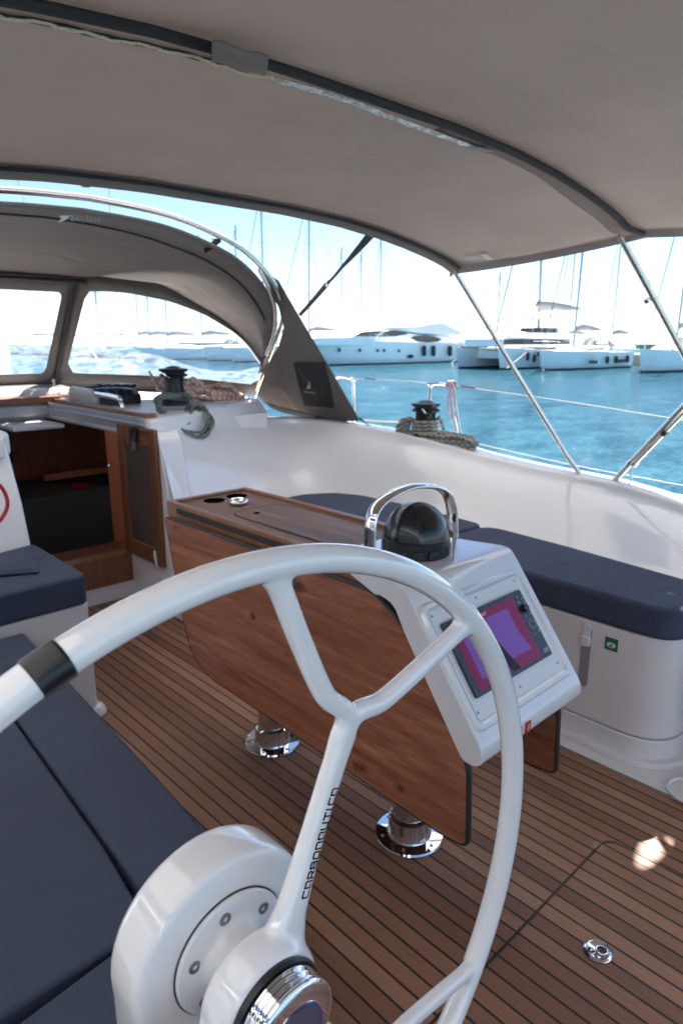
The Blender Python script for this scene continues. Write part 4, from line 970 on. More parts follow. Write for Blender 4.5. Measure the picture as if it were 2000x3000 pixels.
# maker's tag under the canvas at the starboard edge
def canopy_lettering(body, size, px0, px1, m, parent, name, edge_drop=.004):
    a = onz(*px0, 2.02); b = onz(*px1, 2.02)
    for _ in range(6):
        a = onz(*px0, canopy_pt(a.x, a.y)[2]-.006); b = onz(*px1, canopy_pt(b.x, b.y)[2]-.006)
    ex = (b-a).normalized(); c = (a+b)/2; nrm = Vector((.25, 0, .9)).normalized(); ey = nrm.cross(ex)
    return ex, ey, c, a, b
ex, ey, c, a, b = canopy_lettering('', 0, (1070, 588), (1126, 575), WHITEP, can, 'x')
a = Vector((2.80, onx(1070, 588, 2.80).y, 0)); b = Vector((2.80, onx(1126, 576, 2.80).y, 0)); ex = (b-a).normalized(); ey = Vector((1, 0, 0))
vs, fs = text_mesh('BAVARIA', .030)
L_ = (b-a).length
def tagpt(u, v):       # follow the canvas: drop onto canopy surface
    p = a+ex*u+ey*v; return Vector((p.x, p.y, canopy_pt(p.x, p.y)[2]-.0105))
mb = MB(); w0 = L_*.62
xs_ = [v.x for v in vs]; sc = w0/(max(xs_)-min(xs_))
mb.add([tagpt(w0/2-v.x*sc, -v.y*sc*3.2) for v in vs], fs); mb.build('maker_lettering', WHITEP, can, smooth=False)
mb = MB(); mb.add([tagpt(u_, v_) for u_, v_ in ((w0+.012,-.028),(L_,-.028),(L_,.028),(w0+.012,.028))], [(0,1,2,3)]); mb.build('maker_block', WHITEP, can, smooth=False)

# added awning, unseen above the picture, that shades the cockpit
AW = MB(); rows = []
for i in range(13):
    yy = -3.2+7.75*i/12; rows.append([(xx, yy, 3.05+.10*math.cos((xx-1.5)/2.9*PI/2)-.02*math.sin(i*PI/3)**2) for xx in [-1.9+6.05*j/16 for j in range(17)]])
# a small gap lets one patch of sun through: leave out a ragged quad by splitting the sheet
AW.grid(rows)
AWX = AW
def sunray(p, z): t = (z-p[2])/sd.z; return Vector(p)+sd*t
ptch = [onz(a, b, 0) for a, b in ((1462,1992),(1466,1958),(1480,1925),(1500,1915),(1506,1925),(1520,1932),(1541,1924),(1536,1938),(1510,1968),(1485,1990))]
hole = [sunray(p, 3.12) for p in ptch]
dot = sunray(onz(1556, 1895, 0), 3.12)
print('patch', [tuple(round(q, 2) for q in p) for p in hole][:3])
AW = MB()
def ring_hole(poly, cx, cy, w_):
    """square ring of canvas round a hole: returns faces between the hole polygon and a square"""
    n = len(poly); sq = []
    for p in poly:
        d = Vector((p.x-cx, p.y-cy)); s = w_/max(abs(d.x), abs(d.y)); sq.append((cx+d.x*s, cy+d.y*s, 3.12))
    return [tuple(p) for p in poly]+sq, [(i, (i+1) % n, n+(i+1) % n, n+i) for i in range(n)], n
hc_ = sum((p for p in hole), Vector())/len(hole); W_ = .13
# order round the centre, corners of the square added
hole.sort(key=lambda p: math.atan2(p.y-hc_.y, p.x-hc_.x))
pts = [(math.atan2(p.y-hc_.y, p.x-hc_.x), p) for p in hole]
def hole_at(ang):
    for i in range(len(pts)):
        a0, p0 = pts[i]; a1, p1 = pts[(i+1) % len(pts)]
        if i == len(pts)-1: a1 += 2*PI
        aa = ang if ang >= a0 else ang+2*PI
        if a0 <= aa <= a1:
            d = Vector((math.cos(ang), math.sin(ang), 0)); e = p1-p0; f = p0-hc_
            den = d.x*e.y-d.y*e.x; t = (f.x*e.y-f.y*e.x)/den; return hc_+d*t
    return pts[0][1]
N_ = 64; inn = []; out = []
for i in range(N_):
    an = -PI+2*PI*(i+.5)/N_; p = hole_at(an); inn.append((p.x, p.y, 3.12)); s = W_/max(abs(math.cos(an)), abs(math.sin(an))); out.append((hc_.x+math.cos(an)*s, hc_.y+math.sin(an)*s, 3.12))
AW.add(inn+out, [(i, (i+1) % N_, N_+(i+1) % N_, N_+i) for i in range(N_)])
X0, X1, Y0, Y1 = -1.9, 4.93, -3.2, 4.45
OX0, OX1, OY0, OY1 = .90, 3.64, -.75, 2.34      # opening above the bimini itself
def sheet(x0, x1, y0, y1): AW.add([(x0,y0,3.12),(x1,y0,3.12),(x1,y1,3.12),(x0,y1,3.12)], [(0,1,2,3)])
sheet(X0, OX0, Y0, Y1); sheet(OX0, OX1, Y0, OY0); sheet(OX0, OX1, OY1, Y1); sheet(OX1, hc_.x-W_, Y0, Y1); sheet(hc_.x+W_, X1, Y0, Y1); sheet(hc_.x-W_, hc_.x+W_, Y0, hc_.y-W_); sheet(hc_.x-W_, hc_.x+W_, hc_.y+W_, Y1)
o = AW.build('added_shade_awning', fabric('added_awning_cloth', (.78,.77,.76), transl=.45), None, smooth=False, solid=.003); tag(o, 'unseen pale awning added high above the bimini to shade the cockpit', 'awning')

# ================================================================== SPRAYHOOD
SH = empty('sprayhood', (XC, 4.5, 1.2), 'taupe canvas sprayhood with clear windows over the cabin entrance', 'sprayhood')
def pl(pts, p0, n): return [on(a, b, p0, n) for a, b in pts]
mR = 1.095; nR = (0, 1, mR); pR = (0, 4.45, 1.2); mF = -(.6/.54); nF = (0, 1, mF); pF = (0, 4.5, 1.5)
Rr = [Vector(p) for p in ((XC,3.30,2.252),(1.75,3.305,2.243),(1.97,3.326,2.227),)]
Rr += [on(a, b, pR, nR) for a, b in ((475,527),(550,567),(600,612),(635,662),(650,712),(645,752),(627,797),(610,845))]
Rfoot = Vector((3.298, 4.482, 1.171))
Ff = [Vector(p) for p in ((XC,5.095,2.038),(1.8,5.097,2.040),(2.135,5.1,2.040),(2.55,5.1,2.037),(2.864,5.093,2.028),(3.017,4.965,1.918),(3.2,4.816,1.784),(3.314,4.626,1.614),(3.33,4.421,1.429))]
def resamp(P, n):
    P, _ = catmull(P, 8); L = [0]
    for i in range(1, len(P)): L.append(L[-1]+(P[i]-P[i-1]).length)
    out = []; j = 0
    for i in range(n):
        s = L[-1]*i/(n-1)
        while j < len(P)-2 and L[j+1] < s: j += 1
        f = (s-L[j])/(L[j+1]-L[j]); out.append(P[j].lerp(P[j+1], min(1, f)))
    return out
n = 26; rR = resamp(Rr, n); rF = resamp(Ff, n)
def mv(p): return Vector((2*XC-p.x, p.y, p.z))
offs = [Vector((0, .045, -.035))]*n
# middle hoop bulges the roof a little
rows = []
for k in range(13):
    t = k/12; r = []
    for i in range(n):
        a = rR[i]+Vector((-.03*i/n, .06, -.045)); b = rF[i]; p = a.lerp(b, t)
        out_ = Vector((p.x-XC, 0, p.z-1.2)).normalized(); p = p+out_*(.10*math.sin(PI*t)**1*(1-.35*i/n))
        r.append(p)
    rows.append([mv(p) for p in r[:0:-1]]+r)
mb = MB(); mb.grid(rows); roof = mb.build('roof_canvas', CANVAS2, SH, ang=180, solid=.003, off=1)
# aft facing band with hem seam
def band(i0, i1, t0, t1, name, m, lift, r=.006, parent=SH):
    out = []
    for i in range(i0, i1):
        t = t0+(t1-t0)*(i-i0)/(i1-i0)
        row = rows[int(t)]; out.append(row[n-1+i]+Vector((0, -.004, -lift)))
    mb = MB(); mb.tube(out, r, 6); return mb.build(name, m, parent, ang=80)
band(-24, 20, 3, 3, 'hem_seam', CANVASD, .012, .006)
band(-24, 25, 0, 0, 'hem_edge', CANVAS2, .004, .012)
# frame tubes
full = [mv(Rfoot)]+[mv(p) for p in rR[:0:-1]]+rR+[Rfoot]
TUBE = mat('stainless_tube', (.72,.66,.60), .16, metal=1, rvar=.05, nscale=10)
mb = MB(); mb.tube(full, .0165, 14, smooth=2); mb.build('aft_bow', TUBE, SH, ang=80)
ib = pl([(595,620),(614,656),(631,703),(632,748),(624,785),(612,815)], (0, 4.40, 1.2), nR)
mb = MB(); mb.tube(ib, .012, 12, smooth=5); mb.build('grab_tube', TUBE, SH, ang=80)
ff = [p+Vector((0, -.02, -.02)) for p in rF]; mb = MB(); mb.tube([mv(p) for p in ff[:0:-1]]+ff+[Vector((3.27,4.32,1.36))], .0135, 12, smooth=2); mb.build('forward_bow', TUBE, SH, ang=80)
k0 = 14
mb = MB(); mb.tube([mv(p)+Vector((0,-.018,0)) for p in ff[k0:0:-1]]+[p+Vector((0,-.018,0)) for p in ff[:k0]], .0165, 8, ell=(.9,1.2)); mb.build('bow_sleeve', CANVASD, SH, ang=80)
# roof strap and buckle where the aft bow is tied down
s0, s1, s2 = on(470,575,(0,3.6,2.1),nR), on(505,548,(0,3.45,2.2),nR), on(515,543,(0,3.42,2.2),nR)
mb = MB(); mb.tube([s0, s0.lerp(s1,.5)+Vector((0,0,-.004)), s1], .022, 8, ell=(.12,1), up=(0,-1,.6)); mb.build('tie_strap', CANVASD, SH)
s3 = on(487,549,(0,3.45,2.2),nR); mb = MB(); mb.tube([s3, s1], .012, 8, ell=(.3,1)); mb.build('buckle', STEEL, SH)
# windscreen panes -------------------------------------------------
A_ = Vector((2.10,5.5,1.268)); Mt = Vector((2.17,5.1,2.04)); Ft = Vector((3.33,4.42,1.43))
nS = (Mt-A_).cross(Ft-A_).normalized()
nC = Vector((1,0,0)).cross(Mt-A_).normalized()
def loopfill(outer, inner, name, m, parent, th=.004):
    """frame between two closed outlines resampled to the same count by angle round the inner centre"""
    N = 72
    def res(P):
        c = ctr; out = []
        for i in range(N):
            an = 2*PI*i/N; d = Vector((math.cos(an), math.sin(an))); best = None
            for k in range(len(P)):
                p, q = Vector(P[k]), Vector(P[(k+1) % len(P)]); e = q-p; f = p-c; den = d.x*e.y-d.y*e.x
                if abs(den) < 1e-9: continue
                t = (f.x*e.y-f.y*e.x)/den; u = (f.x*d.y-f.y*d.x)/den
                if t > 0 and -1e-6 <= u <= 1+1e-6 and (best is None or t < best): best = t
            out.append(c+d*(best or 0))
        return out
    ctr = Vector((sum(p[0] for p in inner)/len(inner), sum(p[1] for p in inner)/len(inner)))
    return res(outer), res(inner), N
def pane(outer, inner, p0, nn, names, mirror=False):
    O, I, N = loopfill(outer, inner, *[None]*4)
    fo = (lambda v: tuple(mv(v))) if mirror else tuple
    nv = Vector(nn).normalized(); nv = nv if nv.y < 0 else -nv
    o3 = [fo(on(a, b, p0, nn)) for a, b in O]; i3 = [fo(on(a, b, p0, nn)) for a, b in I]
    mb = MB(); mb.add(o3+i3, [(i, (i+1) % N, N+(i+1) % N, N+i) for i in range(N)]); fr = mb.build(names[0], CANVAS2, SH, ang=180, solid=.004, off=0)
    bo = [fo(on(a, b, Vector(p0)+nv*.0035, nn)) for a, b in I]
    # glass slightly larger than the opening
    mb = MB(); gl = [fo(on(*((Vector(q)*1.0+(Vector(q)-Vector((sum(x[0] for x in I)/N, sum(x[1] for x in I)/N))).normalized()*6)), p0, nn)) for q in I]
    mb.add(gl, [tuple(range(N))]); mb.build(names[1], VINYL, SH, smooth=False)
sideO = [(118,892),(150,755),(178,628),(270,640),(370,652),(440,690),(510,735),(560,778),(603,832),(600,870),(590,905),(470,902),(300,893)]
sideI = roundpoly([(152,856),(172,775),(200,667),(290,672),(390,692),(470,722),(540,765),(585,805),(607,838),(600,862),(586,884),(480,872),(330,862)], [18,20,16,20,20,20,20,18,10,10,16,20,20], 4)
pane(sideO, sideI, A_, nS, ('windscreen_frame', 'window_pane')); pane(sideO, sideI, A_, nS, ('windscreen_frame', 'window_pane'), mirror=True)
cenO = [(-560,1000),(-560,600),(0,622),(180,628),(150,755),(116,893),(0,897)]
cl = ony(0,0,5.1)
# centre pane: outlined in its own plane, mirrored about the centreline
def cplane(u, t): p = A_.lerp(Mt, t); return Vector((XC+u*((p.x-XC)/1.0), p.y, p.z))
N = 12
outer = [cplane(*p) for p in ((-1,-.02),(1,-.02),(1,1.03),(-1,1.03))]
inn2 = roundpoly([(-.86,.12),(.86,.12),(.90,.88),(-.90,.88)], [.07]*4, 5)
rows_o = []
m8 = len(inn2)
oo = []
for (u, t) in inn2:
    du_, dt_ = u/.88, (t-.5)/.38; s = max(abs(du_), abs(dt_)); oo.append((max(-1, min(1, du_/s)), .505+.525*dt_/s))
mb = MB(); mb.add([cplane(*p) for p in oo]+[cplane(*p) for p in inn2], [(i, (i+1) % m8, m8+(i+1) % m8, m8+i) for i in range(m8)]); mb.build('windscreen_frame', CANVAS2, SH, ang=180, solid=.004, off=0)
mb = MB(); mb.add([cplane(p[0]*1.02, .5+(p[1]-.5)*1.02) for p in inn2], [tuple(range(m8))]); mb.build('window_pane', VINYL, SH, smooth=False)
for sg in (0, 1):
    f = mv if sg else (lambda v: v)
    p0_ = f(A_+Vector((.0,-.02,-.005))); p1_ = f(Mt+Vector((0,-.03,.0)))
    mb = MB(); mb.tube([p0_, p0_.lerp(p1_,.5), p1_], .014, 8, ell=(.4,1), up=(0,-1,0)); mb.build('zip_cover', CANVASD, SH, ang=80)
    mb = MB(); mb.lathe([(0,0),(.012,0),(.012,.03),(.02,.034),(.02,.045),(0,.045)], tuple(f(A_+Vector((-.02,-.05,.0)))), 12); mb.build('zip_fitting', STEEL, SH, ang=50)
# skirt along the base: dark bolt rope
bl = [A_+Vector((-1.2,0,0)), A_+Vector((0,0,-.01)), on(350,898,A_,nS), on(560,905,A_,nS)]
mb = MB(); mb.tube(bl[:2], .012, 6); mb.tube(bl[1:], .012, 6); mb.build('bolt_rope', CANVASD, SH, ang=80)
# side wing
W0, W1, W2 = Vector((2.95,3.75,1.88)), Vector((3.33,4.49,1.165)), Vector((3.44,3.43,1.03))
nW = (W1-W0).cross(W2-W0).normalized()
wing = [(618,630),(640,645),(662,684),(690,732),(760,850),(826,966),(780,968),(735,958),(690,948),(640,936),(604,925),(590,905),(600,868),(614,838),(640,795),(652,752),(640,705),(620,670),(590,620)]
wing3 = [on(a, b, W0, nW) for a, b in wing]
for mm in (0, 1):
    P = [mv(p) if mm else p for p in wing3]
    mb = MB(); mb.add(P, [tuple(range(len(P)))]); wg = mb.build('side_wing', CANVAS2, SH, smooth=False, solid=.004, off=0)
    if mm == 0:
        nv = Vector(nW); nv = nv if nv.x < 0 else -nv
        pk = [on(a, b, W0+nv*.006, nW) for a, b in ((674,832),(744,832),(757,880),(768,937),(700,931),(686,885))]
        mb = MB(); mb.add(pk+[p+nv*.004 for p in pk], [tuple(range(6)), tuple(range(6, 12))[::-1]]+[(i, (i+1) % 6, 6+(i+1) % 6, 6+i) for i in range(6)]); pc = mb.build('mesh_pocket', MESHP, wg, smooth=False)
        mb = MB(); mb.add([on(a, b, W0+nv*.012, nW) for a, b in ((711,874),(713,893),(703,893))], [(0,1,2)]); mb.build('sail_emblem', GREYP, pc, smooth=False)
        ex = (on(724,901,W0,nW)-on(698,898,W0,nW)); L0 = ex.length; ex.normalize(); ez = Vector((0,0,1)); vs, fs = text_mesh('BAVARIA', .02)
        xs_ = [v.x for v in vs]; sc = L0/(max(xs_)-min(xs_)); c_ = on(711,900,W0+nv*.012,nW)
        mb = MB(); mb.add([c_+ex*v.x*sc+ez*v.y*sc*1.2 for v in vs], fs); mb.build('emblem_lettering', GREYP, pc, smooth=False)
        # hanging lower skirt
        mb = MB(); sk = [on(a, b, W0+nv*.002, nW) for a, b in ((606,922),(640,933),(690,944),(735,956),(776,966),(776,975),(735,970),(690,958),(650,948),(620,936))]
        mb.add(sk, [tuple(range(10))]); mb.build('skirt', CANVASD, wg, smooth=False, solid=.003)
# lettering on the aft band
for a0, a1, body in ((( 157,503),(226,508),'BAVARIA'),):
    P0, P1 = [on(*q, (0, 3.42, 2.2), nR) for q in (a0, a1)]; P0 += Vector((0,-.03,-.0)); P1 += Vector((0,-.03,0))
    ex = (P1-P0); L0 = ex.length; ex.normalize(); ey = Vector((0, .74, .67)) ; ey = Vector((0,-.2,1)).normalized()
    vs, fs = text_mesh(body, .03); xs_ = [v.x for v in vs]; sc = L0/(max(xs_)-min(xs_)); c_ = (P0+P1)/2
    mb = MB(); mb.add([c_+ex*v.x*sc+ey*v.y*sc for v in vs], fs); mb.build('hood_lettering', GREYP, roof, smooth=False)
    fl_ = [on(a, b, (0,3.42,2.2), nR)+Vector((0,-.03,0)) for a, b in ((130,497),(156,497),(150,504),(134,512),(128,512),(136,504))]
    mb = MB(); mb.add(fl_, [tuple(range(6))]); mb.build('hood_emblem', WHITEP, roof, smooth=False)
# black tie lines from the wing tip
tip = on(825, 962, W0, nW)
for k, (a, b) in enumerate(((868,996),(872,992))):
    e = onx(a, b, 3.37); mb = MB(); mb.tube([tip+Vector((0,0,.01*k)), tip.lerp(e,.5)+Vector((0,0,.006-.01*k)), e], .004, 6, smooth=4); o = mb.build('tie_line', ROPED, None, ang=80)
    tag(o, ('upper' if k else 'lower')+' of the two black tie lines from the sprayhood tip to the coaming', 'tie line', 'sprayhood tie lines')
# strap between hood and bimini
sa = ony(860, 528, 2.22); sb = onx(688, 724, 3.03); sb = on(688, 724, W0, nW)
st = Vector(sa)-Vector(sb)
TS = empty('tension_strap', tuple(sb), 'black webbing strap with buckle between the bimini and the sprayhood', 'strap')
def bandstrip(p, q, w0, w1, name, m, parent):
    d = (q-p).normalized(); side = d.cross((p-CAM).normalized()).normalized(); mb = MB(); n = 12; R = []
    for i in range(n+1):
        t = i/n; c = p.lerp(q, t)+Vector((0,0,-.003*math.sin(PI*t))); w_ = w0+(w1-w0)*t
        R.append([c-side*w_, c+side*w_])
    mb.grid(R); return mb.build(name, m, parent, smooth=False, solid=.002, off=0)
mid = on(765, 638, sa.lerp(sb,.52), (1,0,0)); mid = sa.lerp(sb, .53)
bandstrip(sa, sa.lerp(sb,.35), .020, .008, 'webbing', BLACKG, TS); bandstrip(sa.lerp(sb,.34), sa.lerp(sb,.54), .0075, .0075, 'webbing', BLACKG, TS); bandstrip(sa.lerp(sb,.54), sb, .014, .012, 'webbing', BLACKG, TS)
mb = MB(); mb.tube([mid-st.normalized()*.02, mid+st.normalized()*.02], .016, 8, ell=(1,.5)); mb.build('strap_buckle', STEEL, TS, ang=50)

# ================================================================== WINCHES, ROPES, FITTINGS
def winch(c, h, r, mat_drum, mat_top, label, cat='winch', base_r=None):
    o = empty('winch', tuple(c), label, cat); br = base_r or r*1.15
    mb = MB(); mb.lathe([(0,0),(br,0),(br*1.02,.006),(br,.018),(br*.93,.024),(0,.024)], c, 36); mb.build('base', STEEL if mat_top is STEEL else BLACK, o, ang=50)
    mb = MB(); mb.lathe([(0,.024),(r*.97,.024),(r,.03),(r*.98,h*.20),(r*.80,h*.34),(r*.70,h*.5),(r*.69,h*.66),(r*.74,h*.74),(0,h*.74)], c, 40); mb.build('drum', mat_drum, o, ang=50)
    mb = MB(); mb.lathe([(0,h*.74),(r*.86,h*.74),(r*.98,h*.765),(r*1.0,h*.80),(r*.80,h*.83),(r*.78,h*.86),(r*.98,h*.885),(r*1.03,h*.93),(r*1.0,h*.95),(r*.55,h*.965),(r*.42,h*1.0),(r*.2,h*1.02),(0,h*1.02)], c, 40); st = mb.build('self_tailer', mat_top, o, ang=40)
    mb = MB(); mb.tube([Vector(c)+Vector((-r*.5,-r*.5,h*.72)), Vector(c)+Vector((-r*.9,-r*.7,h*.76)), Vector(c)+Vector((-r*1.15,-r*.6,h*.85))], .008, 8, smooth=4); mb.build('feeder_arm', STEEL, st)
    return o
wc = Vector((2.455, 4.27, 1.168))
winch(wc, .262, .098, BLACK, BLACK, 'black winch on the coachroof in front of the sprayhood window', base_r=.105)
wc2 = onx(975, 1012, 3.46); wc2.z = onx(975, 1012, 3.46).z-.015
DRUM = mat('winch_drum', (.03,.03,.033), .3, metal=.5, noise=.3, nscale=30)
winch(wc2, .275, .095, DRUM, DRUM, 'dark winch wrapped in blue flecked rope on the starboard coaming')
def rope(pts, r, m, name, label, cat='rope', group=None, smooth=8, n=8, closed=False):
    mb = MB(); mb.tube(pts, r, n, smooth=smooth, closed=closed); o = mb.build(name, m, None, ang=180); tag(o, label, cat, group); return o
# coil round the starboard winch: wraps on the drum plus a hank lying on the coaming
def T(a, b, X=3.42): return onx(a, b, X)
R2 = .081
wraps = [wc2+Vector((R2*math.cos(t), R2*math.sin(t), .060+.023*t/(2*PI))) for t in [2*PI*i/14 for i in range(14*4)]]
tail = [T(1010,960,3.44), T(1018,985,3.42), T(1022,1005,3.40)]
hank = []
random.seed(3)
rp = []
loopc = [(940,978),(925,982),(917,992),(922,1003),(950,1010),(985,1012),(1020,1012),(1050,1016),(1080,1024),(1090,1032),(1075,1033),(1045,1030),(1010,1024),(970,1018),(935,1008)]
for k in range(6):
    for j, (a, b) in enumerate(loopc):
        q = T(a+random.uniform(-6,6), b-3-2.6*k+random.uniform(-3,3), 3.385+.022*(k % 3)+random.uniform(-.01,.01)); rp.append(q)
mb = MB(); mb.tube(wraps, .0105, 8, smooth=2); mb.tube([wraps[-1], wraps[-1]+Vector((-.02,-.04,.02))]+tail, .010, 8, smooth=6)
mb.tube([wraps[0], T(940,960,3.36), T(925,975,3.36)]+rp, .0115, 8, smooth=4)
o = mb.build('coiled_rope', ROPEB, None, ang=180); tag(o, 'blue and beige flecked rope coiled round the winch on the starboard coaming', 'rope')
# bundle of the same rope hanging from the coachroof winch
def TY(a, b, Yv): return ony(a, b, Yv)
rp = []
lp1 = [(378,908),(366,915),(364,930),(376,950),(400,975),(430,997),(460,998),(480,980),(478,950),(462,935),(448,945),(436,968),(420,975),(432,950),(438,925),(432,915),(424,912)]
for k in range(8):
    for a, b in lp1:
        q = TY(a+random.uniform(-9,9), b+random.uniform(-8,8), 3.93-.16*max(0, min(1, (b-925)/60))+random.uniform(-.03,.03)-.012*k); rp.append(q)
mb = MB(); mb.tube([wc+Vector((.085*math.cos(t), .085*math.sin(t), .030+.0022*t)) for t in [i*.5 for i in range(26)]]+rp, .0085, 8, smooth=4)
o = mb.build('hanging_rope', rope_mat('teal_fleck_rope', (.20,.19,.16), (.16,.14,.10), (.03,.13,.17), 26), None, ang=180); tag(o, 'teal and grey flecked rope bundle hanging from the black coachroof winch', 'rope')
# salmon ropes heaped behind it
rp = []; random.seed(5)
path = [(425,885),(440,872),(458,880),(470,892),(490,888),(515,883),(532,892),(550,905),(556,915),(540,921),(505,920),(470,915),(445,908),(430,898),(455,900),(500,905),(540,912),(520,900),(480,896)]
for k in range(5):
    for a, b in path: rp.append(TY(a+random.uniform(-6,6), min(920, b+random.uniform(-4,4)), 4.45+random.uniform(-.10,.12)))
for q in rp: q.z = max(q.z, 1.180)
mb = MB(); mb.tube(rp, .0140, 8, smooth=5)
mb.tube([TY(440,885,4.6), TY(415,893,4.55), TY(388,885,4.5), TY(365,885,4.45), TY(352,868,4.4), TY(342,852,4.4)], .009, 8, smooth=5)
mb.tube([TY(372,900,4.5), TY(360,892,4.5), TY(375,868,4.48), TY(345,875,4.45)], .009, 8, smooth=5)
o = mb.build('rope_heap', ROPES, None, ang=180); tag(o, 'heap of salmon flecked rope lying on the coachroof behind the black winch', 'rope')
mb = MB(); mb.tube([Vector((2.75,4.10,1.176)), Vector((2.95,4.16,1.178)), Vector((3.1,4.28,1.18))], .006, 6, smooth=4); o = mb.build('loose_rope', ROPES, None, ang=180); tag(o, 'short salmon rope end along the coachroof edge', 'rope')
# rope clutches
CL = empty('rope_clutch', (2.2,4.75,1.168), 'black bank of rope clutches on the coachroof left of the black winch', 'rope clutch')
mb = MB(); mb.prism([(4.50,1.170),(4.50,1.235),(4.56,1.268),(4.82,1.275),(4.86,1.23),(4.86,1.170)], 2.0, 2.32, 'x'); mb.build('body', BLACK, CL, bevel=.006)
mb = MB(); mb.prism([(4.47,1.170),(4.47,1.255),(4.54,1.285),(4.86,1.292),(4.90,1.23),(4.90,1.170)], 1.965, 1.998, 'x'); mb.build('side_plate', ALU, CL, bevel=.006)
for k in range(5):
    x = 2.01+.062*k; m4 = Matrix.Translation((x, 4.66, 1.285)) @ Matrix.Rotation(math.radians(-6+k*1.5), 4, 'X'); mb = MB(); mb.box((0,-.14,0),(.046,.13,.022), m4); mb.build('lever', BLACK, CL, bevel=.008)
# steel handrail beside the hatch
hA, hB = TY(283, 947, 4.05), TY(162, 915, 5.0); hA.z = hB.z = 1.190
up_ = .062
mb = MB(); mb.tube([hA, hA+Vector((.0,.02,up_*.6)), hA+Vector((0,.07,up_)), hA.lerp(hB,.5)+Vector((0,0,up_+.004)), hB+Vector((0,-.05,up_)), hB+Vector((0,0,up_*.6)), hB], .012, 12, smooth=6, ell=(1,1.5)); o = mb.build('handrail', STEEL, None, ang=80); tag(o, 'low polished steel handrail beside the wooden hatch trim', 'handrail')
# red line on the port block
pr_ = ony(0, 1160, 0); yb = onx(10, 1000, 1.05).y
rl = [on(a, b, (0, 3.17, .9), (0, 1, -.12)) for a, b in ((-26,1100),(-8,1108),(6,1122),(15,1140),(18,1160),(12,1178),(2,1194),(-10,1203),(-28,1208),(-45,1190),(-50,1150),(-42,1115))]
rope(rl, .0085, ROPER, 'red_line', 'red loop of line hanging on the white block at the left edge', 'line', closed=True)

# ================================================================== RAILS
XR = 3.80
def gate(pa, pb, pbase_a, pbase_b, label):
    g = empty('gate_stanchion', tuple(pbase_b), label, 'stanchion', 'stanchions of the starboard rail')
    r = .013; ra = pa; rb = pb
    e = (rb-ra).normalized()
    mb = MB(); mb.tube([pbase_a, ra+Vector((0,0,-.07)), ra+Vector((0,0,-.02))+e*.012, ra+e*.05, rb-e*.05, rb-e*.010+Vector((0,0,-.02)), rb+Vector((0,0,-.07)), pbase_b], r, 12, smooth=5); mb.build('hoop', STEEL, g, ang=80)
    for p in (pbase_a, pbase_b):
        mb = MB(); mb.lathe([(0,0),(.030,0),(.030,.006),(.020,.010),(.018,.05),(0,.05)], tuple(p-Vector((0,0,.0))), 18); mb.build('socket', STEEL, g, ang=50)
    for p in (ra, rb):
        mb = MB(); mb.tube([p+Vector((0,-.02,-.008)), p+Vector((0,.02,-.008))], .012, 8); mb.build('eyelet', STEEL, g, ang=80)
    return g
za = .79
G1a, G1b = onx(770, 864, XR), onx(812, 870, XR); G2a, G2b = onx(988, 880, XR), onx(1042, 886, XR)
def base_of(p, dy=0): return Vector((p.x+.0, p.y+dy, .775))
gate(G1a, G1b, base_of(G1a, .02), base_of(G1b, -.02), 'bent steel stanchion just behind the tip of the sprayhood')
gate(G2a, G2b, base_of(G2a, .03), base_of(G2b, -.12), 'bent steel stanchion with mauve cord tied to it, behind the rope wrapped winch')
def lifeline(P, label, r=.0021, splice=None):
    o = empty('lifeline', tuple(P[0]), label, 'lifeline', 'lifelines of the starboard rail')
    mb = MB(); mb.tube(P, r, 6, smooth=4); mb.build('wire', WIRE, o, ang=180)
    for (a, b) in (splice or []):
        mb = MB(); mb.tube([a, b], .0055, 8); mb.build('splice', BLACKG, o)
    return o
lifeline([G1b, onx(900,873,XR), G2a], 'thin top lifeline between the two bent stanchions', splice=[(onx(838,869,XR), onx(862,871,XR))])
e1 = onx(1568,965,XR); ee = e1+(e1-G2b)*.6
lifeline([G2b, onx(1300,922,XR), e1, ee], 'thin top lifeline running aft past the slanting struts', splice=[(onx(1058,886,XR), onx(1090,890,XR))])
l1 = onx(1568,1115,XR); l0 = onx(1060,1010,XR)
lifeline([base_of(G2b,-.1)+Vector((0,0,.18)), l0, onx(1300,1065,XR), l1, l1+(l1-l0)*.5], 'thin lower lifeline just above the starboard coaming', splice=[(l0, onx(1092,1019,XR))])
rope([onx(830,965,3.7), onx(880,968,3.7), onx(925,969,3.6)], .006, ROPEB, 'taut_rope', 'dark flecked rope leading taut to the rope wrapped winch', 'rope')
ck = [onx(a, b, XR-.03) for a, b in ((1038,884),(1030,905),(1027,930),(1032,950),(1040,962),(1045,940),(1044,910),(1040,886),(1034,884),(1034,915),(1036,950),(1041,968),(1046,990),(1050,1006))]
o = rope(ck, .0058, ROPEM, 'cord_bundle', 'mauve cord bundle tied to the bent stanchion', 'cord', smooth=6)
mb = MB(); 
for k in range(4):
    c = onx(1030+5*k, 884, XR); mb.tube([c+Vector((0.026*math.cos(t), .004*k+.006*math.sin(t*2), .026*math.sin(t))) for t in [2*PI*i/12 for i in range(13)]], .007, 6)
kn = mb.build('knot', ROPEM, None, ang=180); tag(kn, 'mauve cord knot wound on top of the bent stanchion', 'knot')

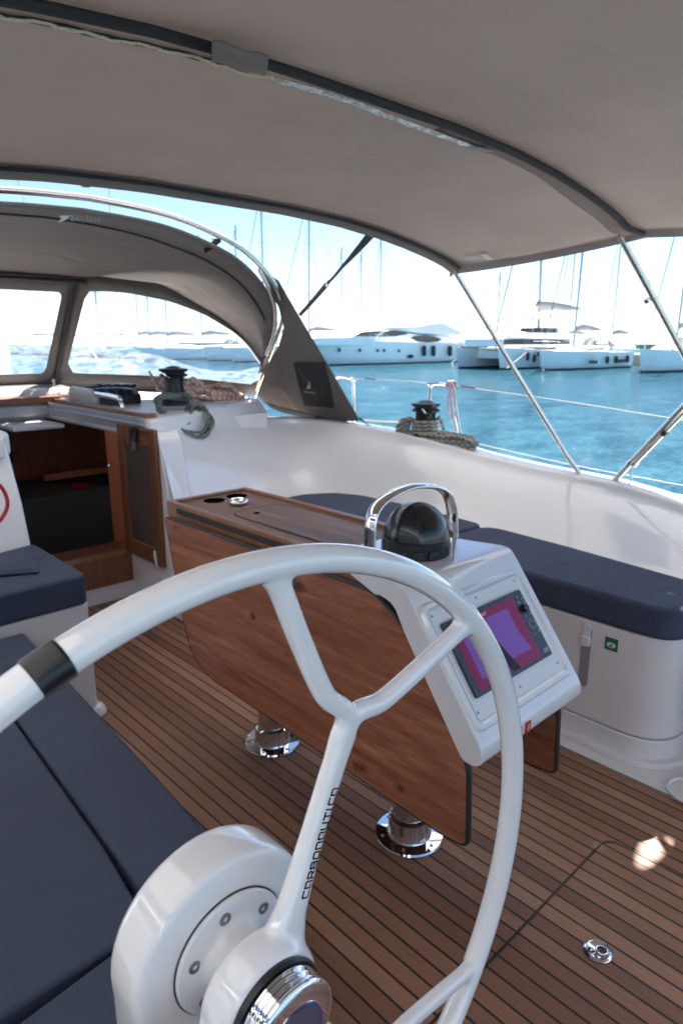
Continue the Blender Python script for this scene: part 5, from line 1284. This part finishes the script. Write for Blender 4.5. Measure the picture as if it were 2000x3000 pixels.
# ================================================================== HARBOUR
HULL = mat('boat_gelcoat', (.80,.83,.83), .35, noise=.05, nscale=.4); DECKW = mat('boat_deck', (.86,.86,.84), .5)
BWIN = mat('boat_window', (.02,.025,.03), .12); BOOT = mat('antifouling', (.02,.05,.055), .6); MAST = mat('mast_alloy', (.30,.34,.40), .4, metal=.5)
FEND = mat('fender', (.02,.022,.03), .5); SAILC = mat('sail_cover', (.30,.29,.30), .8, noise=.2); BIEGE = mat('boat_trim', (.55,.46,.30), .6); RIG = mat('rigging', (.30,.34,.38), .5)
QUAY = mat('quay_concrete', (.34,.31,.27), .9, noise=.3, nscale=.5)
def hull_mb(L, B, fb, bow=.18, stern=.85, rise=.35, sheer_pow=2, z0=WZ, n=18, bf=None):
    """hull pointing to -X from x=0 (stem) to x=L (transom)"""
    rows = []; rim = []
    for i in range(n+1):
        t = i/n; x = t*L; wd = B/2*(min(1, (t/.45))**.62 if t < .45 else 1-(1-stern)*((t-.45)/.55)**2); fbz = fb*(1+rise*(1-t)**sheer_pow)
        wl = wd*(.86 if t > .05 else .5); xo = bow*fb*(1-t)**4
        r = []
        for (k, zz) in ((.78, -.25), (.90, .0), (.955, .35*fbz), (.99, .75*fbz), (1.0, fbz)):
            shift = xo*(1-zz/fbz) if zz >= 0 else xo*1.15
            r.append((x+shift, wd*(k if t > .02 else k*.6+.02), z0+zz))
        rows.append(r)
    return rows
def place(mb, ox, oy, ang):
    m = Matrix.Translation((ox, oy, 0)) @ Matrix.Rotation(ang, 4, 'Z'); mb.v = [tuple(m @ Vector(v)) for v in mb.v]; return mb
class Boat:
    def __init__(s, name, ox, oy, ang, label, cat, group=None):
        s.o = empty(name, (ox, oy, WZ), label, cat, group); s.t = (ox, oy, ang)
    def add(s, mb, name, m, parent=None, **k): return place(mb, *s.t).build(name, m, parent or s.o, **k)
    def hull(s, L, B, fb, dy=0, name='hull', **k):
        rows = hull_mb(L, B, fb, **k); mb = MB()
        full = [[(p[0], p[1]+dy, p[2]) for p in r]+[(p[0], -p[1]+dy, p[2]) for p in r[::-1]] for r in rows]
        mb.grid(full); n = len(full[0]); mb.f.append(tuple(range(n))); mb.f.append(tuple(len(mb.v)-n+i for i in range(n)))
        h = s.add(mb, name, HULL, ang=50)
        # antifouling band just above the water, proud of the hull
        mb = MB(); mb.grid([[(r[1][0]-.02, (r[1][1]+.03)*q+dy, WZ+z) for z in (-.1, .17)] for q in (1,) for r in rows]); mb.grid([[(r[1][0]-.02, -(r[1][1]+.03)+dy, WZ+z) for z in (-.1, .17)] for r in rows]); s.add(mb, 'boot_stripe', BOOT, parent=None, smooth=False)
        return rows
    def mast(s, x, dy, h, boom=4.5, rake=.02, zb=1.2, r=.10, fore=None, aft=None, cover=True, spread=2):
        top = (x+rake*h, dy, WZ+zb+h); mb = MB(); mb.tube([(x, dy, WZ+zb), top], r, 8); mm = s.add(mb, 'mast', MAST)
        for k in range(spread):
            f = (k+1)/(spread+1); z = WZ+zb+h*f; xx = x+rake*h*f
            mb = MB(); mb.tube([(xx, dy-.75*(1-f*.4), z+.05), (xx, dy, z), (xx, dy+.75*(1-f*.4), z+.05)], .035, 6); s.add(mb, 'spreader', MAST, mm)
        rig = [((x+rake*h*.97, dy, top[2]-.3), fore), ((top[0], dy, top[2]), aft)]
        for i, (a, b) in enumerate(rig):
            if b: mb = MB(); mb.tube([a, b], .045 if i == 0 else .018, 6); s.add(mb, 'forestay' if i == 0 else 'backstay', MAST if i == 0 else RIG, mm)
        for q in (-1, 1):
            mb = MB(); mb.tube([(top[0], dy, top[2]-.4), (x+rake*h*.5, dy+q*1.0, WZ+zb+h*.5), (x+.2, dy+q*1.6, WZ+zb)], .016, 5); s.add(mb, 'shroud', RIG, mm)
        if boom:
            zb2 = WZ+zb+1.5
            mb = MB(); mb.tube([(x+.15, dy, zb2+.05), (x+boom*.3, dy, zb2+.22), (x+boom*.7, dy, zb2+.12), (x+boom, dy, zb2+.05)], [.22, .30, .22, .10], 10, smooth=4, ell=(1.2,.6), up=(0,0,1)); s.add(mb, 'sail_cover', SAILC, mm, ang=80)
        return mm
    def fender(s, x, y, z, r=.16, l=.7):
        mb = MB(); mb.lathe([(0,0),(r*.5,.02),(r,.15*l),(r,.8*l),(r*.5,.97*l),(0,l)], (x, y, z), 12); f = s.add(mb, 'fender', FEND)
        mb = MB(); mb.tube([(x, y, z+l), (x, y+.03, z+l+.5)], .015, 5); s.add(mb, 'fender_line', RIG, f)
def bwin(b, pts, y, name='window', m=None, th=.03, parent=None):
    mb = MB(); mb.prism(pts, y, y-th, 'y'); return b.add(mb, name, m or BWIN, parent, bevel=0, smooth=False)
def z4(x, y): return ((850+x/2.613)/K, (650+y/2.613)/K)
def z5(x, y): return ((1300+x/2.24)/K, (700+y/2.24)/K)
def tr(b, pts, f, Yp, dx=0):
    out = []
    for p in pts:
        q = ony(*f(*p), Yp); out.append((q.x-b.t[0]+dx, q.z))
    return out
# --- motor yacht
mo = Boat('motor_yacht', 44.6, 52.3, 0, 'large white motor yacht with oval side window and fenders, moored behind the sprayhood tip', 'motor yacht')
mo.hull(22.4, 5.2, 2.15, bow=.9, stern=.92, rise=.22)
yp = 49.7; ly = -2.6
trunk = tr(mo, [(120,905),(200,880),(460,878),(545,836),(700,826),(900,848),(1010,866),(1220,868),(1270,905),(1370,925),(1370,948),(120,948)], z4, yp+.7)
mb = MB(); mb.prism(trunk, -1.95, 1.95, 'y'); mo.add(mb, 'deckhouse', DECKW, bevel=.12, seg=3)
fly = tr(mo, [(560,833),(690,805),(1000,794),(1070,776),(1170,768),(1235,800),(1330,850),(1340,864),(1180,866),(1000,856),(890,840)], z4, yp+.7)
mb = MB(); mb.prism(fly, -1.85, 1.85, 'y'); mo.add(mb, 'flybridge', DECKW, bevel=.10, seg=3)
for P in ([(492,874),(545,843),(625,834),(700,832),(655,878)], [(675,880),(735,838),(800,830),(850,836),(905,858),(800,877)]):
    bwin(mo, tr(mo, P, z4, yp+.62), -1.96)
P = [(915,888),(960,872),(1030,868),(1100,876),(1165,902),(1120,918),(1040,924),(970,915)]
bwin(mo, tr(mo, roundpoly(P, 12), z4, yp+.62), -1.97)
def hullside(b, L, B, x, stern=.85):
    t = x/L; return B/2*(min(1, (t/.45))**.62 if t < .45 else 1-(1-stern)*((t-.45)/.55)**2)
for (x, y, r) in ((440,982,.22),(570,984,.18),(686,985,.16),(727,985,.16),(830,988,.16)):
    q = ony(*z4(x, y), yp); xl = q.x-44.6; s = -hullside(mo, 22.4, 5.2, xl, .92)-.02
    mb = MB(); mb.lathe([(0,-.03),(r,-.03),(r,.02),(0,.02)], (xl, s, q.z), 14, 'y'); mo.add(mb, 'porthole', BWIN, smooth=False)
q = ony(*z4(920,1030), yp); xl = q.x-44.6; mb = MB(); mb.prism([(xl+.5*math.cos(t), q.z+.2*math.sin(t)) for t in [2*PI*i/16 for i in range(16)]], -2.62, -2.55, 'y'); mo.add(mb, 'porthole', BWIN, smooth=False)
for x in (1010, 1083, 1212):
    q = ony(*z4(x, 1030), yp); xl = q.x-44.6; mo.fender(xl, -hullside(mo, 22.4, 5.2, xl, .92)-.28, q.z, .24, 1.25)
q = ony(*z4(1070,745), 52); mb = MB(); mb.lathe([(0,0),(.35,.1),(.38,.5),(.2,.8),(0,.85)], (q.x-44.6, 0, q.z), 14); mo.add(mb, 'radar_dome', DECKW, ang=80)
mb = MB(); a_, b_ = ony(*z4(1150,748), 52), ony(*z4(1217,650), 52); mb.tube([(a_.x-44.6,0,a_.z),(b_.x-44.6,0,b_.z)], .05, 6); mo.add(mb, 'antenna', MAST)
mb = MB(); q = ony(*z4(850,782), 52); mb.tube([(q.x-44.6-3,0,q.z-.3),(q.x-44.6+4,0,q.z-.25)], .3, 8, ell=(.5,1.6)); mo.add(mb, 'fly_screen', BIEGE, ang=80)
mb = MB(); mb.box((22.4,-1.6,WZ+.35),(23.9,1.6,WZ+.5)); mo.add(mb, 'bathing_platform', DECKW, bevel=.05)
rl_ = MB(); 
for i in range(13):
    xx = .6+i*.75; s = hullside(mo, 22.4, 5.2, xx, .92)*.93; zz = WZ+2.15*(1+.22*(1-xx/22.4)**2); rl_.tube([(xx,-s,zz),(xx,-s,zz+.75)], .02, 5)
rl_.tube([(.6+i*.75, -hullside(mo,22.4,5.2,.6+i*.75,.92)*.93, WZ+2.15*(1+.22*(1-(.6+i*.75)/22.4)**2)+.75) for i in range(13)], .022, 5); mo.add(rl_, 'railing', STEEL)
# --- catamaran
ca = Boat('catamaran', 50.2, 35.8, 0, 'white sailing catamaran with hardtop and stowed grey mainsail, between the two leaning struts', 'catamaran')
ca.hull(13.5, 1.9, 1.62, dy=-2.2, bow=.3, rise=.12); ca.hull(13.5, 1.9, 1.62, dy=2.2, bow=.3, rise=.12)
mb = MB(); mb.box((2.6,-2.6,WZ+.85),(12.9,2.6,WZ+1.6)); ca.add(mb, 'bridge_deck', DECKW, bevel=.15)
ypc = 33.4
sal = tr(ca, [(400,708),(410,655),(440,632),(560,612),(820,615),(1000,640),(1010,715)], z5, ypc)
mb = MB(); mb.prism(sal, -2.0, 2.0, 'y'); ca.add(mb, 'saloon', DECKW, bevel=.10)
bwin(ca, tr(ca, [(415,694),(420,660),(500,655),(700,657),(850,662),(850,690),(700,694)], z5, ypc-.02), -2.02)
bwin(ca, tr(ca, [(612,742),(697,742),(697,768),(612,768)], z5, 32.6), -3.18, th=.05)
ht = tr(ca, [(600,515),(620,492),(700,484),(800,488),(850,500),(850,516),(760,522)], z5, ypc)
mb = MB(); mb.prism(ht, -1.7, 1.7, 'y'); ca.add(mb, 'hardtop', DECKW, bevel=.05)
for x in (640, 700, 790, 840):
    for yy in (-1.5, 1.5):
        a_, b_ = ony(*z5(x,515), ypc), ony(*z5(x,620), ypc); mb = MB(); mb.tube([(a_.x-50.2,yy,a_.z),(b_.x-50.2,yy,b_.z)], .05, 6); ca.add(mb, 'hardtop_post', MAST)
mb = MB(); q = ony(*z5(770,600), ypc); mb.box((q.x-50.2-1.0,-1.4,q.z-.2),(q.x-50.2+1.2,1.4,q.z+.25)); ca.add(mb, 'helm_seat', BWIN, bevel=.08)
ma, mt = ony(*z5(618,610), 35.8), ony(*z5(640,60), 35.8)
fa_ = ony(*z5(335,622), 35.8)
mb = MB(); top = Vector(mt)+(Vector(mt)-Vector(ma))*.9; org = Vector((50.2,35.8,0))
mb.tube([ma-org, top-org], .13, 8); mm = ca.add(mb, 'mast', MAST)
mb = MB(); mb.tube([fa_-org, fa_.lerp(ony(*z5(460,130), 35.8), 1.6)-org], .07, 6); ca.add(mb, 'forestay', mat('furled_sail', (.32,.42,.50), .7), mm)
bo = [ony(*z5(x, y), 35.8)-org for x, y in ((612,455),(625,440),(700,440),(800,450),(890,455))]
mb = MB(); mb.tube(bo, [.45,.5,.42,.34,.16], 10, smooth=4, ell=(1,.5), up=(0,0,1)); ca.add(mb, 'sail_cover', SAILC, mm, ang=80)
mb = MB(); mb.tube([bo[1]+Vector((0,0,.5)), bo[2]+Vector((0,0,.45)), bo[3]+Vector((0,0,.36)), bo[4]+Vector((0,0,.1))], .16, 8, smooth=4, ell=(.6,1.2), up=(0,0,1)); ca.add(mb, 'sail_folds', DECKW, mm, ang=80)
for k, (x, y) in enumerate(((540,800),(583,812),(737,802))):
    q = ony(*z5(x, y), 32.6); ca.fender(q.x-50.2, -2.2-.95-.15, q.z, .15, .75)
for hx in (4.0, 9.2):
    mb = MB(); mb.tube([(hx, -3.1, WZ+1.75), (hx, -3.1, WZ+2.4), (hx+2.5, -3.1, WZ+2.4), (hx+2.5, -3.1, WZ+1.75)], .02, 5); ca.add(mb, 'railing', STEEL)
# --- monohull at right and its neighbour
def sailboat(ox, oy, L, B, fb, label, name='sailing_boat', mast_h=15, boom=4.6, rake=.03, mast_x=.40, detail=1, cover=True, group=None, windows=True, ang=0, stay=True):
    b = Boat(name, ox, oy, ang, label, 'sailing boat', group)
    b.hull(L, B, fb, bow=.35, stern=.9, rise=.14)
    x0_, x1_ = L*.24, L*.72; z0_ = WZ+fb*1.02
    mb = MB(); mb.prism([(x0_,z0_-.1),(x0_+.3,z0_+.05),(x0_+L*.12,z0_+.36),(x1_-.6,z0_+.48),(x1_,z0_+.40),(x1_+.1,z0_-.1)], -B*.27, B*.27, 'y'); b.add(mb, 'coachroof', DECKW, bevel=.10)
    if detail:
        bwin(b, [(x0_+L*.12,z0_+.16),(x0_+L*.2,z0_+.27),(x1_-.9,z0_+.30),(x1_-.7,z0_+.18)], -B*.27-.005)
        mb = MB(); R = []
        for i in range(7):
            t = i/6; a = PI*t; R.append([(x1_-.2+.0*t+1.4*u, -B*.30*math.cos(a), z0_+.35+.95*math.sin(a)**.6*(1-.12*u)) for u in (0,.5,1)])
        mb.grid(R); b.add(mb, 'sprayhood', mat('far_hood', (.36,.42,.50), .7) if False else SAILC, ang=80, solid=.02)
        mb = MB(); mb.tube([(L-.4,-B*.36,z0_),(L-.4,-B*.36,z0_+.7),(L*.8,-B*.44,z0_+.7),(L*.8,-B*.44,z0_)], .02, 5); mb.tube([(.2,0,z0_+.15),(.15,-.1,z0_+.95),(L*.12,-B*.25,z0_+.85),(L*.12,-B*.25,z0_+.1)], .02, 5); b.add(mb, 'railing', STEEL)
    b.mast(L*mast_x, 0, mast_h, boom=boom if cover else 0, rake=rake, zb=fb+.45, r=.095, fore=(.25,0,WZ+fb*1.15) if stay else None, aft=(L-.1,0,WZ+fb))
    if detail:
        for fx in (.55, .68, .86): b.fender(L*fx, -hullside(b, L, B, L*fx, .9)-.16, WZ+.45, .15, .7)
    return b
s1 = sailboat(51.6, 30.4, 13.6, 4.2, 1.45, 'white sailing boat with small black hull windows, at right below the middle strut', mast_h=17, rake=.035)
bwin(s1, tr(s1, [(950,797),(997,797),(997,818),(950,818)], z5, 28.3), -2.13, th=.1); bwin(s1, tr(s1, [(1130,792),(1205,790),(1205,808),(1130,812)], z5, 28.3), -2.13, th=.1)
s2 = sailboat(53.6, 22.8, 14, 4.3, 1.6, 'white sailing boat cut off by the right edge of the picture', mast_h=17, rake=.035, mast_x=.45)
# row of boats beyond the motor yacht, seen above it and through the sprayhood windows
random.seed(11)
looks = ['just left of the large motor yacht', 'second from the large motor yacht', 'third from the large motor yacht', 'fourth beyond the motor yacht', 'fifth beyond the motor yacht', 'sixth beyond the motor yacht', 'seventh beyond the motor yacht', 'eighth beyond the motor yacht', 'ninth beyond the motor yacht', 'tenth beyond the motor yacht', 'eleventh beyond the motor yacht', 'furthest to the left in the row']
yy = 59.0
for i in range(12):
    L = random.uniform(12, 15.5)
    sailboat(45.5+random.uniform(-1.5,1.5), yy, L, 4.2, random.uniform(1.35,1.6), 'moored white sailing boat with a tall mast, '+looks[i], mast_h=random.uniform(14,18), rake=random.uniform(.0,.03), detail=1 if i < 4 else 0, group='sailing boats in the far row')
    yy += random.uniform(6.0, 8.5)
# quay and what stands on it
mb = MB(); mb.box((69,-60,WZ-.5),(78,190,WZ+1.1)); q_ = mb.build('quay', QUAY, None, smooth=False); tag(q_, kind='structure')
mb = MB(); mb.box((140,-80,WZ-.5),(150,400,WZ+1.8)); q_ = mb.build('breakwater', QUAY, None, smooth=False); tag(q_, kind='structure')
SHED = mat('shed_wall', (.30,.24,.21), .9, noise=.3, nscale=1); ROOF = mat('shed_roof', (.45,.40,.36), .9)
for (x, y, l, h, lab) in ((74, 24, 9, 1.5, 'low brown harbour shed behind the right hand sailing boats'), (74.5, 42, 7, 1.2, 'small brown harbour shed between the catamaran and the motor yacht')):
    b = Boat('harbour_shed', x, y, 0, lab, 'shed'); mb = MB(); mb.box((0,-l/2,WZ+1.1),(3,l/2,WZ+1.1+h)); b.add(mb, 'wall', SHED, smooth=False); mb = MB(); mb.box((-.2,-l/2-.2,WZ+1.1+h),(3.2,l/2+.2,WZ+1.3+h)); b.add(mb, 'roof', ROOF, smooth=False)
    for k in range(3): mb = MB(); yk = -l/2+l*(k+.5)/3; mb.box((-.03,yk-.5,WZ+1.5),(.02,yk+.5,WZ+1.1+h*.8)); b.add(mb, 'window', BWIN, smooth=False)
# masts of boats on the other side of the quay
for i, (px, h, lab) in enumerate(((784, 16, 'sailing boat beyond the quay whose mast stands left of the motor yacht roof'), (826, 15, 'sailing boat beyond the quay whose mast rises over the motor yacht bow window'), (872, 17, 'sailing boat beyond the quay whose mast rises over the middle of the motor yacht'), (1303, 19, 'sailing boat beyond the quay whose mast stands right of the catamaran mast'), (1405, 15, 'sailing boat beyond the quay behind the monohull stern'), (1140, 10, 'small sailing boat beyond the quay left of the catamaran'))):
    p = onx(px, 770, 84); sailboat(80, p.y, 12, 3.9, 1.4, lab, mast_h=h, rake=random.uniform(-.01,.02), mast_x=.34, detail=0, group='sailing boats beyond the quay')
# mooring lines
for i, (a, b, yv) in enumerate((((z4(1190,1115)), z4(1260,1060), 49.4), (z5(645,865), z5(715,800), 31.5), (z5(410,850), z5(540,745), 32.5))):
    p, q = ony(*a, yv-2), ony(*b, yv); mb = MB(); mb.tube([p, q], .03, 6); o = mb.build('mooring_line', mat('mooring_rope', (.45,.36,.25), .8) if i == 0 else bpy.data.materials['mooring_rope'], None); tag(o, 'slanting mooring line '+('at the motor yacht stern', 'at the sailing boat bow', 'at the catamaran bow')[i], 'mooring line', 'mooring lines running into the water')
# shrouds of our own yacht seen above the sprayhood, halyards through its window
for i, (a, b) in enumerate((((30,380),(75,520)), ((249,380),(254,520)))):
    p, q = ony(*a, 6.6), ony(*b, 6.6); d = q-p; mb = MB(); mb.tube([p-d*1.2, q+d*(.55 if i else .4)], .0045, 6); o = mb.build('shroud', WIRE, None); tag(o, ('vertical thin wire shroud rising above the sprayhood' if i else 'leaning thin wire shroud at the left above the sprayhood'), 'shroud')
for i, (a, b) in enumerate((((100,650),(168,745)), ((120,650),(185,735)))):
    p, q = ony(*a, 7.0), ony(*b, 7.0); d = q-p; mb = MB(); mb.tube([p-d*.3, q+d*.9], .007, 6); o = mb.build('halyard', bpy.data.materials['salmon_fleck_rope'], None); tag(o, ('right' if i else 'left')+' of two parallel red halyards seen through the middle window', 'halyard', 'halyards through the window')

# unseen boat added to port; its sunlit side throws fill light into our cockpit
nb = Boat('added_fill_boat', -4.35, 9.5, math.radians(-90), 'unseen white motor boat added alongside to port as fill light for the cockpit', 'motor boat')
nb.hull(15, 4.6, 2.35, bow=.6, stern=.92, rise=.15)
mb = MB(); mb.prism([(3.2,WZ+2.4),(4.6,WZ+3.7),(9.5,WZ+3.9),(12.5,WZ+3.6),(12.8,WZ+2.3)], -1.7, 1.7, 'y'); nb.add(mb, 'deckhouse', DECKW, bevel=.12)
bwin(nb, [(4.3,WZ+2.9),(5.0,WZ+3.5),(9.2,WZ+3.6),(11.5,WZ+3.3),(11.6,WZ+2.9)], -1.71); bwin(nb, [(4.3,WZ+2.9),(5.0,WZ+3.5),(9.2,WZ+3.6),(11.5,WZ+3.3),(11.6,WZ+2.9)], 1.74)
